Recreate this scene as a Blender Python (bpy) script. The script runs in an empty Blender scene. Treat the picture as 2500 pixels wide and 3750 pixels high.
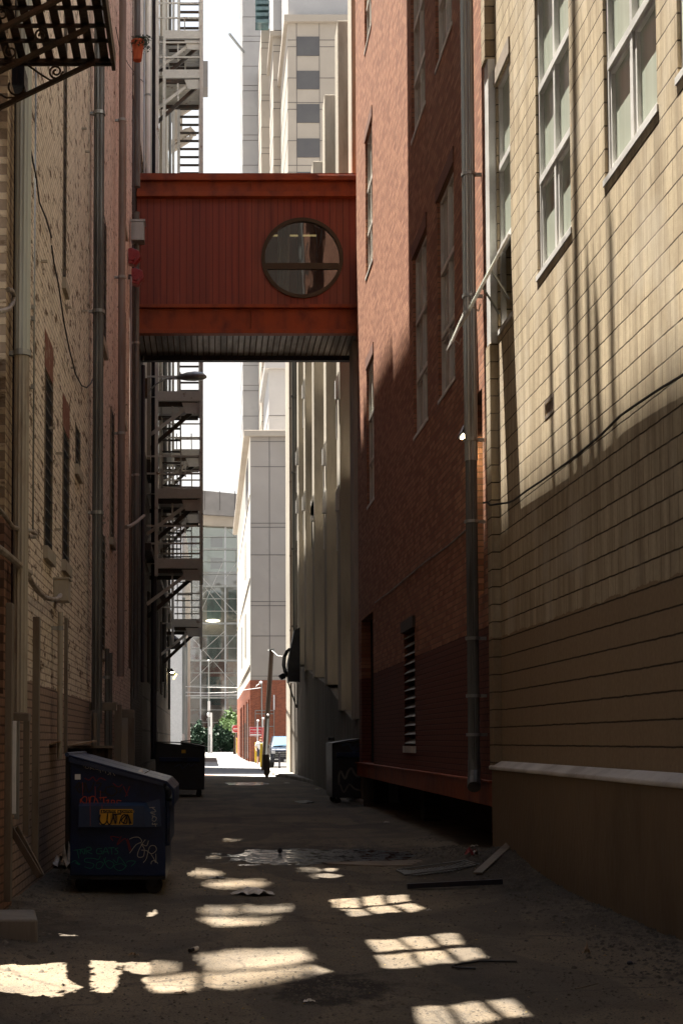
import bpy, bmesh, math, random
from mathutils import Vector, Matrix, noise
random.seed(7)
sc = bpy.context.scene
COL = sc.collection
# ---------------------------------------------------------------- camera
F, PX, PY, H = 5000.0, 770.0, 2465.0, 1.5      # focal length and principal point in photo pixels, eye height
TH = math.atan((2715 - PY) / F)
cd = bpy.data.cameras.new('camera'); cam = bpy.data.objects.new('camera', cd); COL.objects.link(cam)
cd.sensor_fit = 'VERTICAL'; cd.sensor_height = 36; cd.sensor_width = 24; cd.lens = 36 * F / 3750
cd.shift_x = (1250 - PX) / 3750; cd.shift_y = (PY - 1875) / 3750
cd.clip_start = 0.1; cd.clip_end = 2000
cam.location = (0, 0, H); cam.rotation_euler = (math.pi / 2 + TH, 0, 0)
sc.camera = cam
# ---------------------------------------------------------------- sky, sun, exposure
SK, ST = 1.0, 7.3                              # sun direction: (-1, SK, ST)
SUN = Vector((-1, SK, ST)).normalized()
w = bpy.data.worlds.new('World'); sc.world = w; w.use_nodes = True
nt = w.node_tree; nt.nodes.clear()
sky = nt.nodes.new('ShaderNodeTexSky'); sky.sky_type = 'NISHITA'; sky.sun_disc = False
sky.sun_elevation = math.asin(SUN.z); sky.sun_rotation = math.radians(-45)
sky.air_density = 1.3; sky.dust_density = 0.8; sky.ozone_density = 0.5
bg = nt.nodes.new('ShaderNodeBackground'); bg.inputs['Strength'].default_value = 0.038
wo = nt.nodes.new('ShaderNodeOutputWorld')
# bright white haze low in the sky
tc = nt.nodes.new('ShaderNodeTexCoord'); sx = nt.nodes.new('ShaderNodeSeparateXYZ'); nt.links.new(tc.outputs['Generated'], sx.inputs[0])
mr = nt.nodes.new('ShaderNodeMapRange'); mr.interpolation_type = 'SMOOTHSTEP'
for k_, v_ in ((1, .30), (2, .75), (3, .92), (4, 0.20)): mr.inputs[k_].default_value = v_
nt.links.new(sx.outputs[2], mr.inputs[0])
mxw = nt.nodes.new('ShaderNodeMix'); mxw.data_type = 'RGBA'; nt.links.new(mr.outputs[0], mxw.inputs[0]); nt.links.new(sky.outputs[0], mxw.inputs[6])
mxw.inputs[7].default_value = (5.0, 4.8, 4.5, 1)
nt.links.new(mxw.outputs[2], bg.inputs[0]); nt.links.new(bg.outputs[0], wo.inputs[0])
sl = bpy.data.lights.new('sun', 'SUN'); sl.energy = 5.0; sl.angle = math.radians(0.18); sl.color = (1.0, 0.93, 0.82)
so = bpy.data.objects.new('sun', sl); COL.objects.link(so); so.rotation_euler = (-SUN).to_track_quat('-Z', 'Y').to_euler()
so.location = (-10, 10, 60)
sc.view_settings.view_transform = 'Standard'; sc.view_settings.look = 'None'
sc.view_settings.exposure = 2.72; sc.view_settings.gamma = 1.0
sc.cycles.max_bounces = 8; sc.cycles.diffuse_bounces = 5; sc.cycles.glossy_bounces = 3
sc.cycles.caustics_reflective = False; sc.cycles.caustics_refractive = False
sc.cycles.sample_clamp_indirect = 6.0; sc.cycles.use_denoising = True
# ---------------------------------------------------------------- pixel -> place
cT, sT = math.cos(TH), math.sin(TH)
def ray(x, y):
    u = (x - PX) / F; v = (PY - y) / F
    return u, cT - v * sT, sT + v * cT
def onX(x, y, X):
    a, b, c = ray(x, y); s = X / a; return b * s, H + c * s          # Y, Z
def onY(x, y, Y):
    a, b, c = ray(x, y); s = Y / b; return a * s, H + c * s          # X, Z
def onZ(x, y, Z=0.0):
    a, b, c = ray(x, y); s = (Z - H) / c; return a * s, b * s        # X, Y
def proj(X, Y, Z):
    f = Y * cT + (Z - H) * sT; v = -Y * sT + (Z - H) * cT
    return PX + F * X / f, PY - F * v / f
# ---------------------------------------------------------------- mesh building
class MB:
    def __init__(s): s.v = []; s.f = []
    def add(s, vs, fs):
        n = len(s.v); s.v += [tuple(p) for p in vs]; s.f += [tuple(i + n for i in f) for f in fs]; return s
    def box(s, x0, x1, y0, y1, z0, z1):
        if x0 > x1: x0, x1 = x1, x0
        if y0 > y1: y0, y1 = y1, y0
        if z0 > z1: z0, z1 = z1, z0
        return s.add([(x0,y0,z0),(x1,y0,z0),(x1,y1,z0),(x0,y1,z0),(x0,y0,z1),(x1,y0,z1),(x1,y1,z1),(x0,y1,z1)],
            [(3,2,1,0),(4,5,6,7),(0,1,5,4),(1,2,6,5),(2,3,7,6),(3,0,4,7)])
    def quad(s, a, b, c, d): return s.add([a, b, c, d], [(0, 1, 2, 3)])
    def prism(s, pts, axis, a0, a1):
        """polygon pts extruded along an axis; pts are the two other coordinates in xyz order"""
        n = len(pts)
        def mk(p, a):
            return (a, p[0], p[1]) if axis == 'x' else (p[0], a, p[1]) if axis == 'y' else (p[0], p[1], a)
        vs = [mk(p, a0) for p in pts] + [mk(p, a1) for p in pts]
        fs = [tuple(range(n))[::-1], tuple(range(n, 2 * n))] + [(i, (i + 1) % n, n + (i + 1) % n, n + i) for i in range(n)]
        return s.add(vs, fs)
    def tube(s, pts, r, seg=8, cap=True):
        pts = [Vector(p) for p in pts]; n = len(pts)
        rr = r if isinstance(r, (list, tuple)) else [r] * n
        vs = []; up = None
        for i, p in enumerate(pts):
            d = (pts[min(i + 1, n - 1)] - pts[max(i - 1, 0)])
            if d.length < 1e-9: d = Vector((0, 0, 1))
            d.normalize()
            if up is None: up = Vector((0, 0, 1)) if abs(d.z) < .9 else Vector((1, 0, 0))
            a = d.cross(up)
            if a.length < 1e-4: a = d.cross(Vector((0, 1, 0)))
            a.normalize(); b = d.cross(a).normalized(); up = -b if b.length else up
            up = a.cross(d)
            for k in range(seg):
                t = 2 * math.pi * k / seg + math.pi / seg
                vs.append(p + (a * math.cos(t) + b * math.sin(t)) * rr[i])
        fs = [(i*seg+k, i*seg+(k+1) % seg, (i+1)*seg+(k+1) % seg, (i+1)*seg+k) for i in range(n-1) for k in range(seg)]
        if cap: fs += [tuple(range(seg))[::-1], tuple(range((n-1)*seg, n*seg))]
        return s.add(vs, fs)
    def bar(s, p, q, w, h=None):
        """square bar between two points"""
        h = h or w; p = Vector(p); q = Vector(q); d = (q - p).normalized()
        up = Vector((0, 0, 1)) if abs(d.z) < .95 else Vector((0, 1, 0))
        a = d.cross(up).normalized() * w / 2; b = a.cross(d).normalized() * h / 2
        vs = [p-a-b, p+a-b, p+a+b, p-a+b, q-a-b, q+a-b, q+a+b, q-a+b]
        return s.add(vs, [(0,1,2,3),(7,6,5,4),(0,4,5,1),(1,5,6,2),(2,6,7,3),(3,7,4,0)])
    def ball(s, c, rx, ry=None, rz=None, n=8):
        ry = ry or rx; rz = rz or rx; vs = [(c[0], c[1], c[2]-rz)]; fs = []
        m = n // 2 + 1
        for i in range(1, m):
            t = math.pi * i / m
            for k in range(n):
                u = 2*math.pi*k/n; vs.append((c[0]+rx*math.sin(t)*math.cos(u), c[1]+ry*math.sin(t)*math.sin(u), c[2]-rz*math.cos(t)))
        vs.append((c[0], c[1], c[2]+rz)); L = len(vs) - 1
        for k in range(n): fs.append((0, 1+(k+1) % n, 1+k)); fs.append((L, L-n+k, L-n+(k+1) % n))
        for i in range(m-2):
            for k in range(n): fs.append((1+i*n+k, 1+i*n+(k+1) % n, 1+(i+1)*n+(k+1) % n, 1+(i+1)*n+k))
        return s.add(vs, fs)
    def build(s, name, mat, parent=None, bevel=0, smooth=False, label=None):
        me = bpy.data.meshes.new(name)
        off = Vector((0, 0, 0)); o = parent
        while o is not None: off += o.location; o = o.parent
        me.from_pydata([tuple(Vector(p) - off) for p in s.v], [], s.f)
        bm = bmesh.new(); bm.from_mesh(me); bmesh.ops.recalc_face_normals(bm, faces=bm.faces)
        if smooth:
            for e_ in bm.edges: e_.smooth = e_.calc_face_angle(0) < .75
        bm.to_mesh(me); bm.free()
        me.materials.append(mat)
        if smooth:
            for p in me.polygons: p.use_smooth = True
        ob = bpy.data.objects.new(name, me); COL.objects.link(ob)
        if parent is not None: ob.parent = parent
        if bevel:
            b = ob.modifiers.new('bevel', 'BEVEL'); b.width = bevel; b.segments = 2; b.limit_method = 'ANGLE'
        if label: ob['label'] = label
        return ob
def tag(o, label, cat, group=None, kind=None):
    o['label'] = label; o['category'] = cat
    if group: o['group'] = group
    if kind: o['kind'] = kind
    return o
def root(name, loc, label, cat, group=None):
    o = bpy.data.objects.new(name, None); COL.objects.link(o); o.location = loc; o.empty_display_size = .2
    return tag(o, label, cat, group)
def struct(o): o['kind'] = 'structure'; return o
def copy_tree(o, parent=None):
    c = o.copy(); COL.objects.link(c); c.parent = parent
    for ch in [x for x in o.children]: copy_tree(ch, c)
    return c
# ---------------------------------------------------------------- materials
class N:
    def __init__(s, name):
        s.m = bpy.data.materials.new(name); s.m.use_nodes = True; s.t = s.m.node_tree
        s.b = s.t.nodes['Principled BSDF']
    def new(s, typ, **kw):
        n = s.t.nodes.new(typ)
        for k, v in kw.items():
            if k in n.bl_rna.properties and k not in ('inputs',): setattr(n, k, v)
        return n
    def l(s, a, b): s.t.links.new(a, b)
    def pos(s): return s.new('ShaderNodeNewGeometry').outputs['Position']
    def objc(s): return s.new('ShaderNodeTexCoord').outputs['Object']
    def mapv(s, v, scale):
        n = s.new('ShaderNodeMapping'); n.inputs['Scale'].default_value = scale; s.l(v, n.inputs['Vector']); return n.outputs[0]
    def noise(s, v, scale, detail=4, rough=.55):
        n = s.new('ShaderNodeTexNoise'); n.inputs['Scale'].default_value = scale; n.inputs['Detail'].default_value = detail
        n.inputs['Roughness'].default_value = rough; s.l(v, n.inputs['Vector']); return n.outputs['Fac']
    def ramp(s, f, a, b, ca=(0,0,0,1), cb=(1,1,1,1)):
        n = s.new('ShaderNodeValToRGB'); e = n.color_ramp.elements
        e[0].position = a; e[1].position = b; e[0].color = ca; e[1].color = cb; s.l(f, n.inputs[0]); return n.outputs[0]
    def mix(s, f, a, b, mode='MIX'):
        n = s.new('ShaderNodeMix'); n.data_type = 'RGBA'; n.blend_type = mode
        for sock, v in ((n.inputs[0], f), (n.inputs[6], a), (n.inputs[7], b)):
            if isinstance(v, (int, float)): sock.default_value = v
            elif isinstance(v, (tuple, list)): sock.default_value = (v[0], v[1], v[2], 1)
            else: s.l(v, sock)
        return n.outputs[2]
    def math(s, op, a, b=0.0, clamp=False):
        n = s.new('ShaderNodeMath'); n.operation = op; n.use_clamp = clamp
        for sock, v in ((n.inputs[0], a), (n.inputs[1], b)):
            if isinstance(v, (int, float)): sock.default_value = v
            else: s.l(v, sock)
        return n.outputs[0]
    def bump(s, h, strength, dist, prev=None):
        n = s.new('ShaderNodeBump'); n.inputs['Strength'].default_value = strength; n.inputs['Distance'].default_value = dist
        s.l(h, n.inputs['Height'])
        if prev is not None: s.l(prev, n.inputs['Normal'])
        return n.outputs[0]
    def fin(s, col=None, rough=None, metal=None, norm=None, spec=None):
        for k, v in (('Base Color', col), ('Roughness', rough), ('Metallic', metal), ('Normal', norm), ('Specular IOR Level', spec)):
            if v is None: continue
            sock = s.b.inputs[k]
            if isinstance(v, (int, float)): sock.default_value = v
            elif isinstance(v, (tuple, list)): sock.default_value = (v[0], v[1], v[2], 1)
            else: s.l(v, sock)
        return s.m
def surf(name, c, c2=None, scale=3.0, rough=.6, metal=0.0, bump=.15, stretch=(1,1,1), lo=.4, hi=.65, var=.18, spec=.4):
    """paint, metal or concrete: colour mottled with noise, optional second colour (rust, dirt) in patches"""
    n = N(name); p = n.pos(); v = n.mapv(p, stretch)
    f1 = n.noise(v, scale * 4, 5); base = n.mix(f1, tuple(x * (1 - var) for x in c), tuple(x * (1 + var) for x in c))
    if c2 is not None:
        f2 = n.noise(v, scale, 6, .65); base = n.mix(n.ramp(f2, lo, hi), base, c2)
    nb = n.bump(n.noise(v, scale * 12, 4), bump, .02)
    rg = n.math('MULTIPLY_ADD', f1, .25); rg.node.inputs[2].default_value = rough - .12
    return n.fin(base, rg, metal, nb, spec)
def plane_uv(n, axis, off=(0, 0)):
    s = n.new('ShaderNodeSeparateXYZ'); n.l(n.pos(), s.inputs[0]); c = n.new('ShaderNodeCombineXYZ')
    n.l(n.math('ADD', s.outputs['Y' if axis == 'x' else 'X'], off[0]), c.inputs[0]); n.l(n.math('ADD', s.outputs['Z'], off[1]), c.inputs[1])
    return c.outputs[0], s.outputs['Z']
def brick(name, c1, c2, mortar, axis='x', bw=.2, rh=.068, ms=.007, off=.5, bumpd=.008, stain=None, slo=.5, shi=.7, lower=None, zlow=2.0, rough=.85, streak=.25, zo=0.0, mottle=.3, wob=.004):
    n = N(name); uv, z = plane_uv(n, axis, (0, zo)); p = n.pos()
    # slightly wavy courses
    nn = n.new('ShaderNodeTexNoise'); nn.inputs['Scale'].default_value = 6; n.l(p, nn.inputs['Vector'])
    vm = n.new('ShaderNodeVectorMath'); vm.operation = 'MULTIPLY_ADD'; vm.inputs[1].default_value = (wob*2, wob*2, 0)
    n.l(nn.outputs['Color'], vm.inputs[0]); n.l(uv, vm.inputs[2])
    b = n.new('ShaderNodeTexBrick'); b.offset = off; b.squash = 1
    for k, v in (('Scale', 1), ('Mortar Size', ms), ('Mortar Smooth', .3), ('Bias', 0), ('Brick Width', bw), ('Row Height', rh)): b.inputs[k].default_value = v
    b.inputs['Color1'].default_value = (*c1, 1); b.inputs['Color2'].default_value = (*c2, 1); b.inputs['Mortar'].default_value = (*mortar, 1)
    n.l(vm.outputs[0], b.inputs['Vector'])
    f1 = n.noise(p, 14, 5); col = n.mix(mottle, b.outputs['Color'], n.mix(f1, (.1,.1,.1), (.9,.9,.9)), 'OVERLAY')
    st = n.noise(n.mapv(p, (5, 5, .35)), 1.0, 5, .6)
    col = n.mix(n.math('MULTIPLY', n.ramp(st, .45, .75), streak), col, (.05, .04, .03))
    if stain is not None:
        sp = n.noise(n.mapv(p, (1, 1.0, 3.0)), 3.2, 7, .72)
        col = n.mix(n.ramp(sp, slo, shi), col, stain)
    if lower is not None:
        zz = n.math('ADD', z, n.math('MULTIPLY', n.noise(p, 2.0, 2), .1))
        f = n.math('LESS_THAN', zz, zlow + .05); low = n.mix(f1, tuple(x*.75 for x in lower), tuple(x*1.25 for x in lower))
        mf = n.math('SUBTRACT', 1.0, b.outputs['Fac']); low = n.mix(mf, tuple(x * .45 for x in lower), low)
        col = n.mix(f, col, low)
    h = n.math('SUBTRACT', n.math('MULTIPLY', n.noise(p, 60, 3), .35), b.outputs['Fac'])
    return n.fin(col, rough, 0.0, n.bump(h, .9, bumpd), .25)
def glassy(name, c, rough=.04, spec=.8, wave=.02, metal=0.0, c2=None):
    n = N(name); p = n.pos()
    col = c if c2 is None else n.mix(n.ramp(n.noise(n.mapv(p, (1, 1, .4)), 1.3, 3), .35, .65), c, c2)
    return n.fin(col, rough, metal, n.bump(n.noise(p, 1.7, 1), .25, wave), spec)
def emit(name, c, s):
    n = N(name); n.b.inputs['Emission Color'].default_value = (*c, 1); n.b.inputs['Emission Strength'].default_value = s
    return n.fin(c, .5)
# materials
M_brick = brick('red_brick', (.44,.21,.125), (.25,.10,.06), (.20,.115,.075), rh=.084, bw=.24, ms=.009, bumpd=.006, streak=.12, mottle=.12, wob=.001, lower=(.15,.05,.035), zlow=2.95)
M_brickx = brick('red_brick_front', (.34,.10,.05), (.22,.06,.035), (.25,.17,.12), axis='y')
M_cream = brick('cream_painted_brick', (.84,.74,.60), (.76,.66,.52), (.42,.33,.25), rh=.08, bw=.22, ms=.009, bumpd=.008, stain=(.13,.085,.05), slo=.54, shi=.60, lower=(.36,.26,.20), zlow=2.1, streak=.25)
M_pink = brick('pink_painted_brick', (.85,.74,.65), (.78,.66,.56), (.46,.37,.31), rh=.075, bw=.22, ms=.006, bumpd=.008, stain=(.16,.10,.06), slo=.55, shi=.61, lower=(.34,.25,.19), zlow=2.0, streak=.35)
M_yellow = brick('tan_brick', (.50,.38,.25), (.40,.30,.19), (.24,.17,.11), rh=.078, bw=.22, ms=.010, bumpd=.016, stain=(.10,.06,.03), slo=.55, shi=.66, lower=(.24,.13,.08), zlow=3.4, streak=.35)
M_dark = brick('dark_brick', (.07,.055,.045), (.05,.04,.035), (.03,.025,.02), streak=.5)  # very dark brick with streaks
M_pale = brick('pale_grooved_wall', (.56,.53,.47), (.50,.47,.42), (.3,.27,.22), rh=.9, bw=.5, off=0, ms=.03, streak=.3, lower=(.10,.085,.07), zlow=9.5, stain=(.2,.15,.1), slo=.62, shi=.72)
M_block = None
def make_block():
    n = N('tan_concrete_block'); uv, z = plane_uv(n, 'x', (0, .02)); p = n.pos()
    nn = n.new('ShaderNodeTexNoise'); nn.inputs['Scale'].default_value = 5; nn.inputs['Detail'].default_value = 4; n.l(p, nn.inputs['Vector'])
    vm = n.new('ShaderNodeVectorMath'); vm.operation = 'MULTIPLY_ADD'; vm.inputs[1].default_value = (.012, .016, 0)
    n.l(nn.outputs['Color'], vm.inputs[0]); n.l(uv, vm.inputs[2])
    def bt(bw, ms, off):
        b = n.new('ShaderNodeTexBrick'); b.offset = off; b.squash = 1
        for k, v in (('Scale', 1), ('Mortar Size', ms), ('Mortar Smooth', .4), ('Bias', 0), ('Brick Width', bw), ('Row Height', .212)): b.inputs[k].default_value = v
        b.inputs['Color1'].default_value = (.50,.41,.28,1); b.inputs['Color2'].default_value = (.42,.34,.23,1); b.inputs['Mortar'].default_value = (.27,.205,.13,1)
        n.l(vm.outputs[0], b.inputs['Vector']); return b
    b1 = bt(.203, .007, .5); b2 = bt(40.0, .009, .0)
    low = n.math('LESS_THAN', n.math('ADD', z, n.math('MULTIPLY', n.noise(n.mapv(p, (1,1.5,1)), 3.0, 5), .14)), 2.83)
    f1 = n.noise(p, 20, 5); f2 = n.noise(n.mapv(p, (6, 6, .5)), 1.2, 5)
    up = n.mix(b2.outputs['Fac'], b1.outputs['Color'], (.055,.04,.022))
    lo_ = n.mix(b2.outputs['Fac'], (.285,.205,.128), (.06,.04,.024))
    col = n.mix(low, up, lo_)
    col = n.mix(.35, col, n.mix(f1, (.2,.2,.2), (.8,.8,.8)), 'OVERLAY')
    col = n.mix(n.math('MULTIPLY', n.ramp(f2, .42, .66), n.math('SUBTRACT', .5, n.math('MULTIPLY', low, .38))), col, (.15,.11,.07))
    pp = n.noise(n.mapv(p, (1,1,.6)), 1.1, 3); col = n.mix(n.math('MULTIPLY', n.ramp(pp, .52, .64), n.math('SUBTRACT', .45, n.math('MULTIPLY', low, .42))), col, (.50,.44,.35))
    g1 = n.math('MULTIPLY', b1.outputs['Fac'], n.math('MULTIPLY', n.math('SUBTRACT', 1.0, low), .35))
    h = n.math('SUBTRACT', n.math('MULTIPLY', n.noise(p, 90, 3), .25), n.math('MAXIMUM', g1, b2.outputs['Fac']))
    return n.fin(col, .9, 0, n.bump(h, 1.0, .014), .2)
M_block = make_block()
M_plinth = surf('brown_stucco', (.18,.125,.075), (.10,.068,.04), 1.2, .85, 0, .5, (1,1,.4), .5, .8)
M_ledge = surf('grey_concrete_ledge', (.62,.58,.53), (.42,.38,.34), 2, .9, 0, .4)
M_conc = surf('weathered_concrete', (.50,.455,.38), (.28,.25,.205), 1.0, .9, 0, .4, (1.5,1.5,.25), .45, .7)
M_concw = surf('stained_concrete_base', (.19,.17,.145), (.09,.078,.065), 1.2, .9, 0, .5, (2,2,.2), .42, .68)
M_walk = surf('kerb_concrete', (.30,.28,.26), (.13,.12,.11), 1.5, .9, 0, .5)
M_galv = surf('galvanised_steel', (.33,.34,.33), (.20,.21,.20), 2, .45, .7, .1, (3,3,.3), .45, .7)
M_galvd = surf('dull_dark_pipe', (.15,.155,.15), (.08,.075,.07), 2, .5, .5, .1, (3,3,.3))
M_creampipe = surf('cream_painted_pipe', (.36,.32,.25), (.17,.11,.07), 2, .55, 0, .2, (2,2,.6), .55, .72)
M_brownpipe = surf('pinkish_brown_pipe', (.24,.19,.165), (.13,.09,.07), 2, .5, .1, .15, (3,3,.3), .45, .7)
M_whitepipe = surf('white_pipe', (.55,.55,.52), (.3,.27,.22), 2, .5, 0, .1, (3,3,.4), .55, .75)
M_black = surf('black_iron_pipe', (.025,.022,.03), (.06,.035,.025), 2, .55, .2, .2, (2,2,.4), .55, .75)
M_rustiron = surf('rusty_dark_iron', (.075,.055,.035), (.12,.06,.03), 5, .75, .3, .3)
M_feiron = surf('grey_painted_iron', (.50,.485,.45), (.20,.12,.08), 3, .6, .1, .3, lo=.62, hi=.70)
M_fedark = surf('dark_underside_iron', (.045,.038,.032), (.09,.045,.028), 3, .7, .1, .3, lo=.5, hi=.7)  # shade under the landings is put into this darker iron colour
M_wire = surf('black_cable', (.02,.02,.02), None, 3, .6, 0)
M_cablel = surf('pale_conduit', (.33,.29,.24), (.16,.12,.09), 4, .55, 0, .2)
M_red = None
def make_panel():
    n = N('red_ribbed_panel'); p = n.pos(); s = n.new('ShaderNodeSeparateXYZ'); n.l(p, s.inputs[0])
    x = n.math('MULTIPLY', s.outputs[0], 1/.158)
    fl = n.math('FLOOR', x); wn = n.new('ShaderNodeTexWhiteNoise'); wn.noise_dimensions = '1D'; n.l(fl, wn.inputs['W'])
    col = n.mix(wn.outputs['Value'], (.20,.030,.009), (.25,.040,.013))
    fl2 = n.math('FLOOR', n.math('MULTIPLY', x, .33)); wn2 = n.new('ShaderNodeTexWhiteNoise'); wn2.noise_dimensions = '1D'; n.l(fl2, wn2.inputs['W'])
    col = n.mix(n.math('MULTIPLY', n.math('GREATER_THAN', wn2.outputs['Value'], .75), .5), col, (.22,.06,.025))
    col = n.mix(n.math('MULTIPLY', n.ramp(n.noise(n.mapv(p, (4,2,.25)), 1.5, 6, .7), .48, .7), .6), col, (.10,.018,.010))
    col = n.mix(n.math('MULTIPLY', n.ramp(n.noise(n.mapv(p, (7,2,.4)), 1.1, 5, .7), .6, .7), .35), col, (.30,.09,.05))
    return n.fin(col, .42, 0, n.bump(n.noise(p, 3, 2), .1, .02), .5)
M_red = make_panel()
M_redbeam = surf('red_oxide_steel', (.30,.06,.010), (.14,.028,.012), 1.6, .55, 0, .2, (1.5,1,.8), .45, .68)
M_soffit = None
def make_soffit():
    n = N('corrugated_soffit'); p = n.pos()
    f = n.noise(n.mapv(p, (2.2, .35, 1)), 1.2, 4, .6)
    col = n.mix(n.ramp(f, .4, .65), (.16,.125,.10), (.50,.43,.38))
    return n.fin(col, .5, .35, n.bump(n.noise(p, 8, 3), .2, .01), .5)
M_soffit = make_soffit()
M_seam = surf('dark_red_seam', (.05,.012,.006), None, 3, .7, 0)
M_galvp = surf('pale_green_grey_steel', (.46,.48,.43), (.34,.35,.32), 2, .5, .15, .1, (3,3,.3), .45, .7)
M_bronze = surf('dark_bronze_frame', (.055,.04,.02), None, 4, .45, .3, .1)
M_winframe = surf('pale_window_frame', (.62,.61,.59), (.45,.44,.42), 3, .5, 0, .1)
M_winframeD = surf('taupe_window_frame', (.66,.63,.58), (.52,.49,.45), 3, .5, 0, .1)
def pane_curtain(name, a, b):
    n = N(name); p = n.pos(); f = n.noise(n.mapv(p, (1, 9, .25)), 1.5, 4)
    return n.fin(n.mix(f, a, b), .06, 0, n.bump(n.noise(p, 2.5, 1), .15, .01), .9)
M_pane = pane_curtain('glass_over_pale_curtain', (.34,.375,.31), (.50,.54,.46))
M_paneD = pane_curtain('glass_over_blind', (.34,.32,.29), (.66,.64,.58))
M_paneR = pane_curtain('dark_glass_reddish', (.02,.015,.015), (.07,.035,.03))
M_darkvoid = surf('black_void', (.008,.008,.008), None, 3, .9, 0)
M_louver = surf('grey_louver', (.20,.19,.18), (.10,.09,.08), 3, .5, .2, .1)
M_navy = surf('navy_blue_steel', (.006,.016,.055), (.004,.006,.014), 2.5, .38, .1, .15, lo=.45, hi=.7, spec=.35)
M_navyhi = surf('worn_blue_steel', (.012,.032,.085), (.012,.02,.05), 3, .4, .1, .15, spec=.6)
M_blackplastic = surf('black_plastic', (.012,.012,.014), (.02,.022,.03), 3, .4, 0, .1)
M_rubber = surf('rubber', (.02,.018,.016), None, 3, .8, 0)
M_yellow_s = surf('yellow_sticker', (.62,.34,.02), (.5,.25,.02), 6, .5, 0, .02)
M_ink = surf('black_ink', (.008,.006,.006), None, 3, .5, 0)
M_orange = surf('orange_spray', (.45,.06,.02), None, 3, .6, 0)
M_redspray = surf('dark_red_spray', (.16,.01,.01), None, 3, .6, 0)
M_green = surf('green_spray', (.01,.16,.10), None, 3, .6, 0)
M_whitespray = surf('white_spray', (.36,.33,.28), None, 3, .6, 0)
M_whitesprayS = surf('faded_white_spray', (.16,.14,.12), (.05,.04,.04), 3, .6, 0)
M_white = surf('white_paint', (.62,.62,.62), None, 3, .5, 0, .05)
M_whitewall = surf('white_wall', (.55,.56,.58), (.45,.46,.48), 1, .7, 0, .1)
M_greywall = surf('grey_wall', (.26,.245,.235), (.22,.21,.20), .6, .8, 0, .2)
M_rail = surf('pale_pipe_rail', (.45,.38,.31), (.2,.13,.09), 6, .6, 0, .2)
M_post = surf('brown_painted_steel', (.17,.14,.105), (.09,.055,.035), 2, .5, .1, .15, (2,2,.5), .5, .75)
M_wood = surf('weathered_wood', (.17,.13,.095), (.09,.065,.045), 3, .8, 0, .3, (1,1,.3))
M_polewood = surf('utility_pole_wood', (.055,.032,.018), (.03,.018,.01), 3, .85, 0, .4, (3,3,.2))
M_card = surf('cardboard', (.32,.22,.14), (.22,.15,.09), 5, .9, 0, .1)
M_paper = surf('litter_paper', (.66,.62,.57), (.3,.25,.2), 9, .9, 0, .2)
M_panelg = surf('grey_stucco_panel', (.33,.30,.27), (.30,.27,.24), .4, .9, 0, .2)
M_panelb = surf('beige_stucco_panel', (.40,.35,.29), (.36,.315,.26), .4, .9, 0, .2)
M_panelw = surf('bluish_white_panel', (.40,.39,.38), (.36,.35,.345), .4, .8, 0, .1)
M_joint = surf('joint_line', (.12,.11,.105), None, 3, .9, 0)
M_greywin = surf('grey_window_infill', (.10,.095,.092), (.085,.08,.08), .5, .4, 0, .05)
M_teal = glassy('teal_glass', (.10,.17,.17), .05, .8, .03, 0, (.06,.10,.11))
M_leaf = surf('plant_leaves', (.02,.05,.026), (.012,.03,.018), 6, .6, 0)
M_leafl = surf('tree_leaves', (.09,.16,.045), (.045,.09,.03), 2, .6, 0)
M_terra = surf('terracotta', (.38,.09,.035), None, 6, .8, 0)
M_redglossy = surf('red_alarm_paint', (.22,.008,.015), None, 6, .3, 0, .05, spec=.7)
M_yellowp = surf('yellow_bollard_paint', (.58,.38,.015), (.35,.22,.02), 3, .5, 0, .1, lo=.5, hi=.75)
M_street = surf('far_asphalt', (.105,.105,.11), (.14,.135,.13), .5, .9, 0, .3)
M_streetc = surf('pale_concrete_road', (.36,.35,.33), (.28,.27,.26), .8, .9, 0, .3)
M_redbrickpave = surf('red_paver_strip', (.42,.24,.18), (.36,.3,.26), 2, .9, 0, .2)
M_lit = emit('lit_led', (1.0, .88, .55), 14)
M_litdim = emit('lit_yellow_lamp', (1.0, .75, .12), 3.5)
M_tube = emit('lit_ceiling_tube', (1.0, .72, .35), .13)
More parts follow.
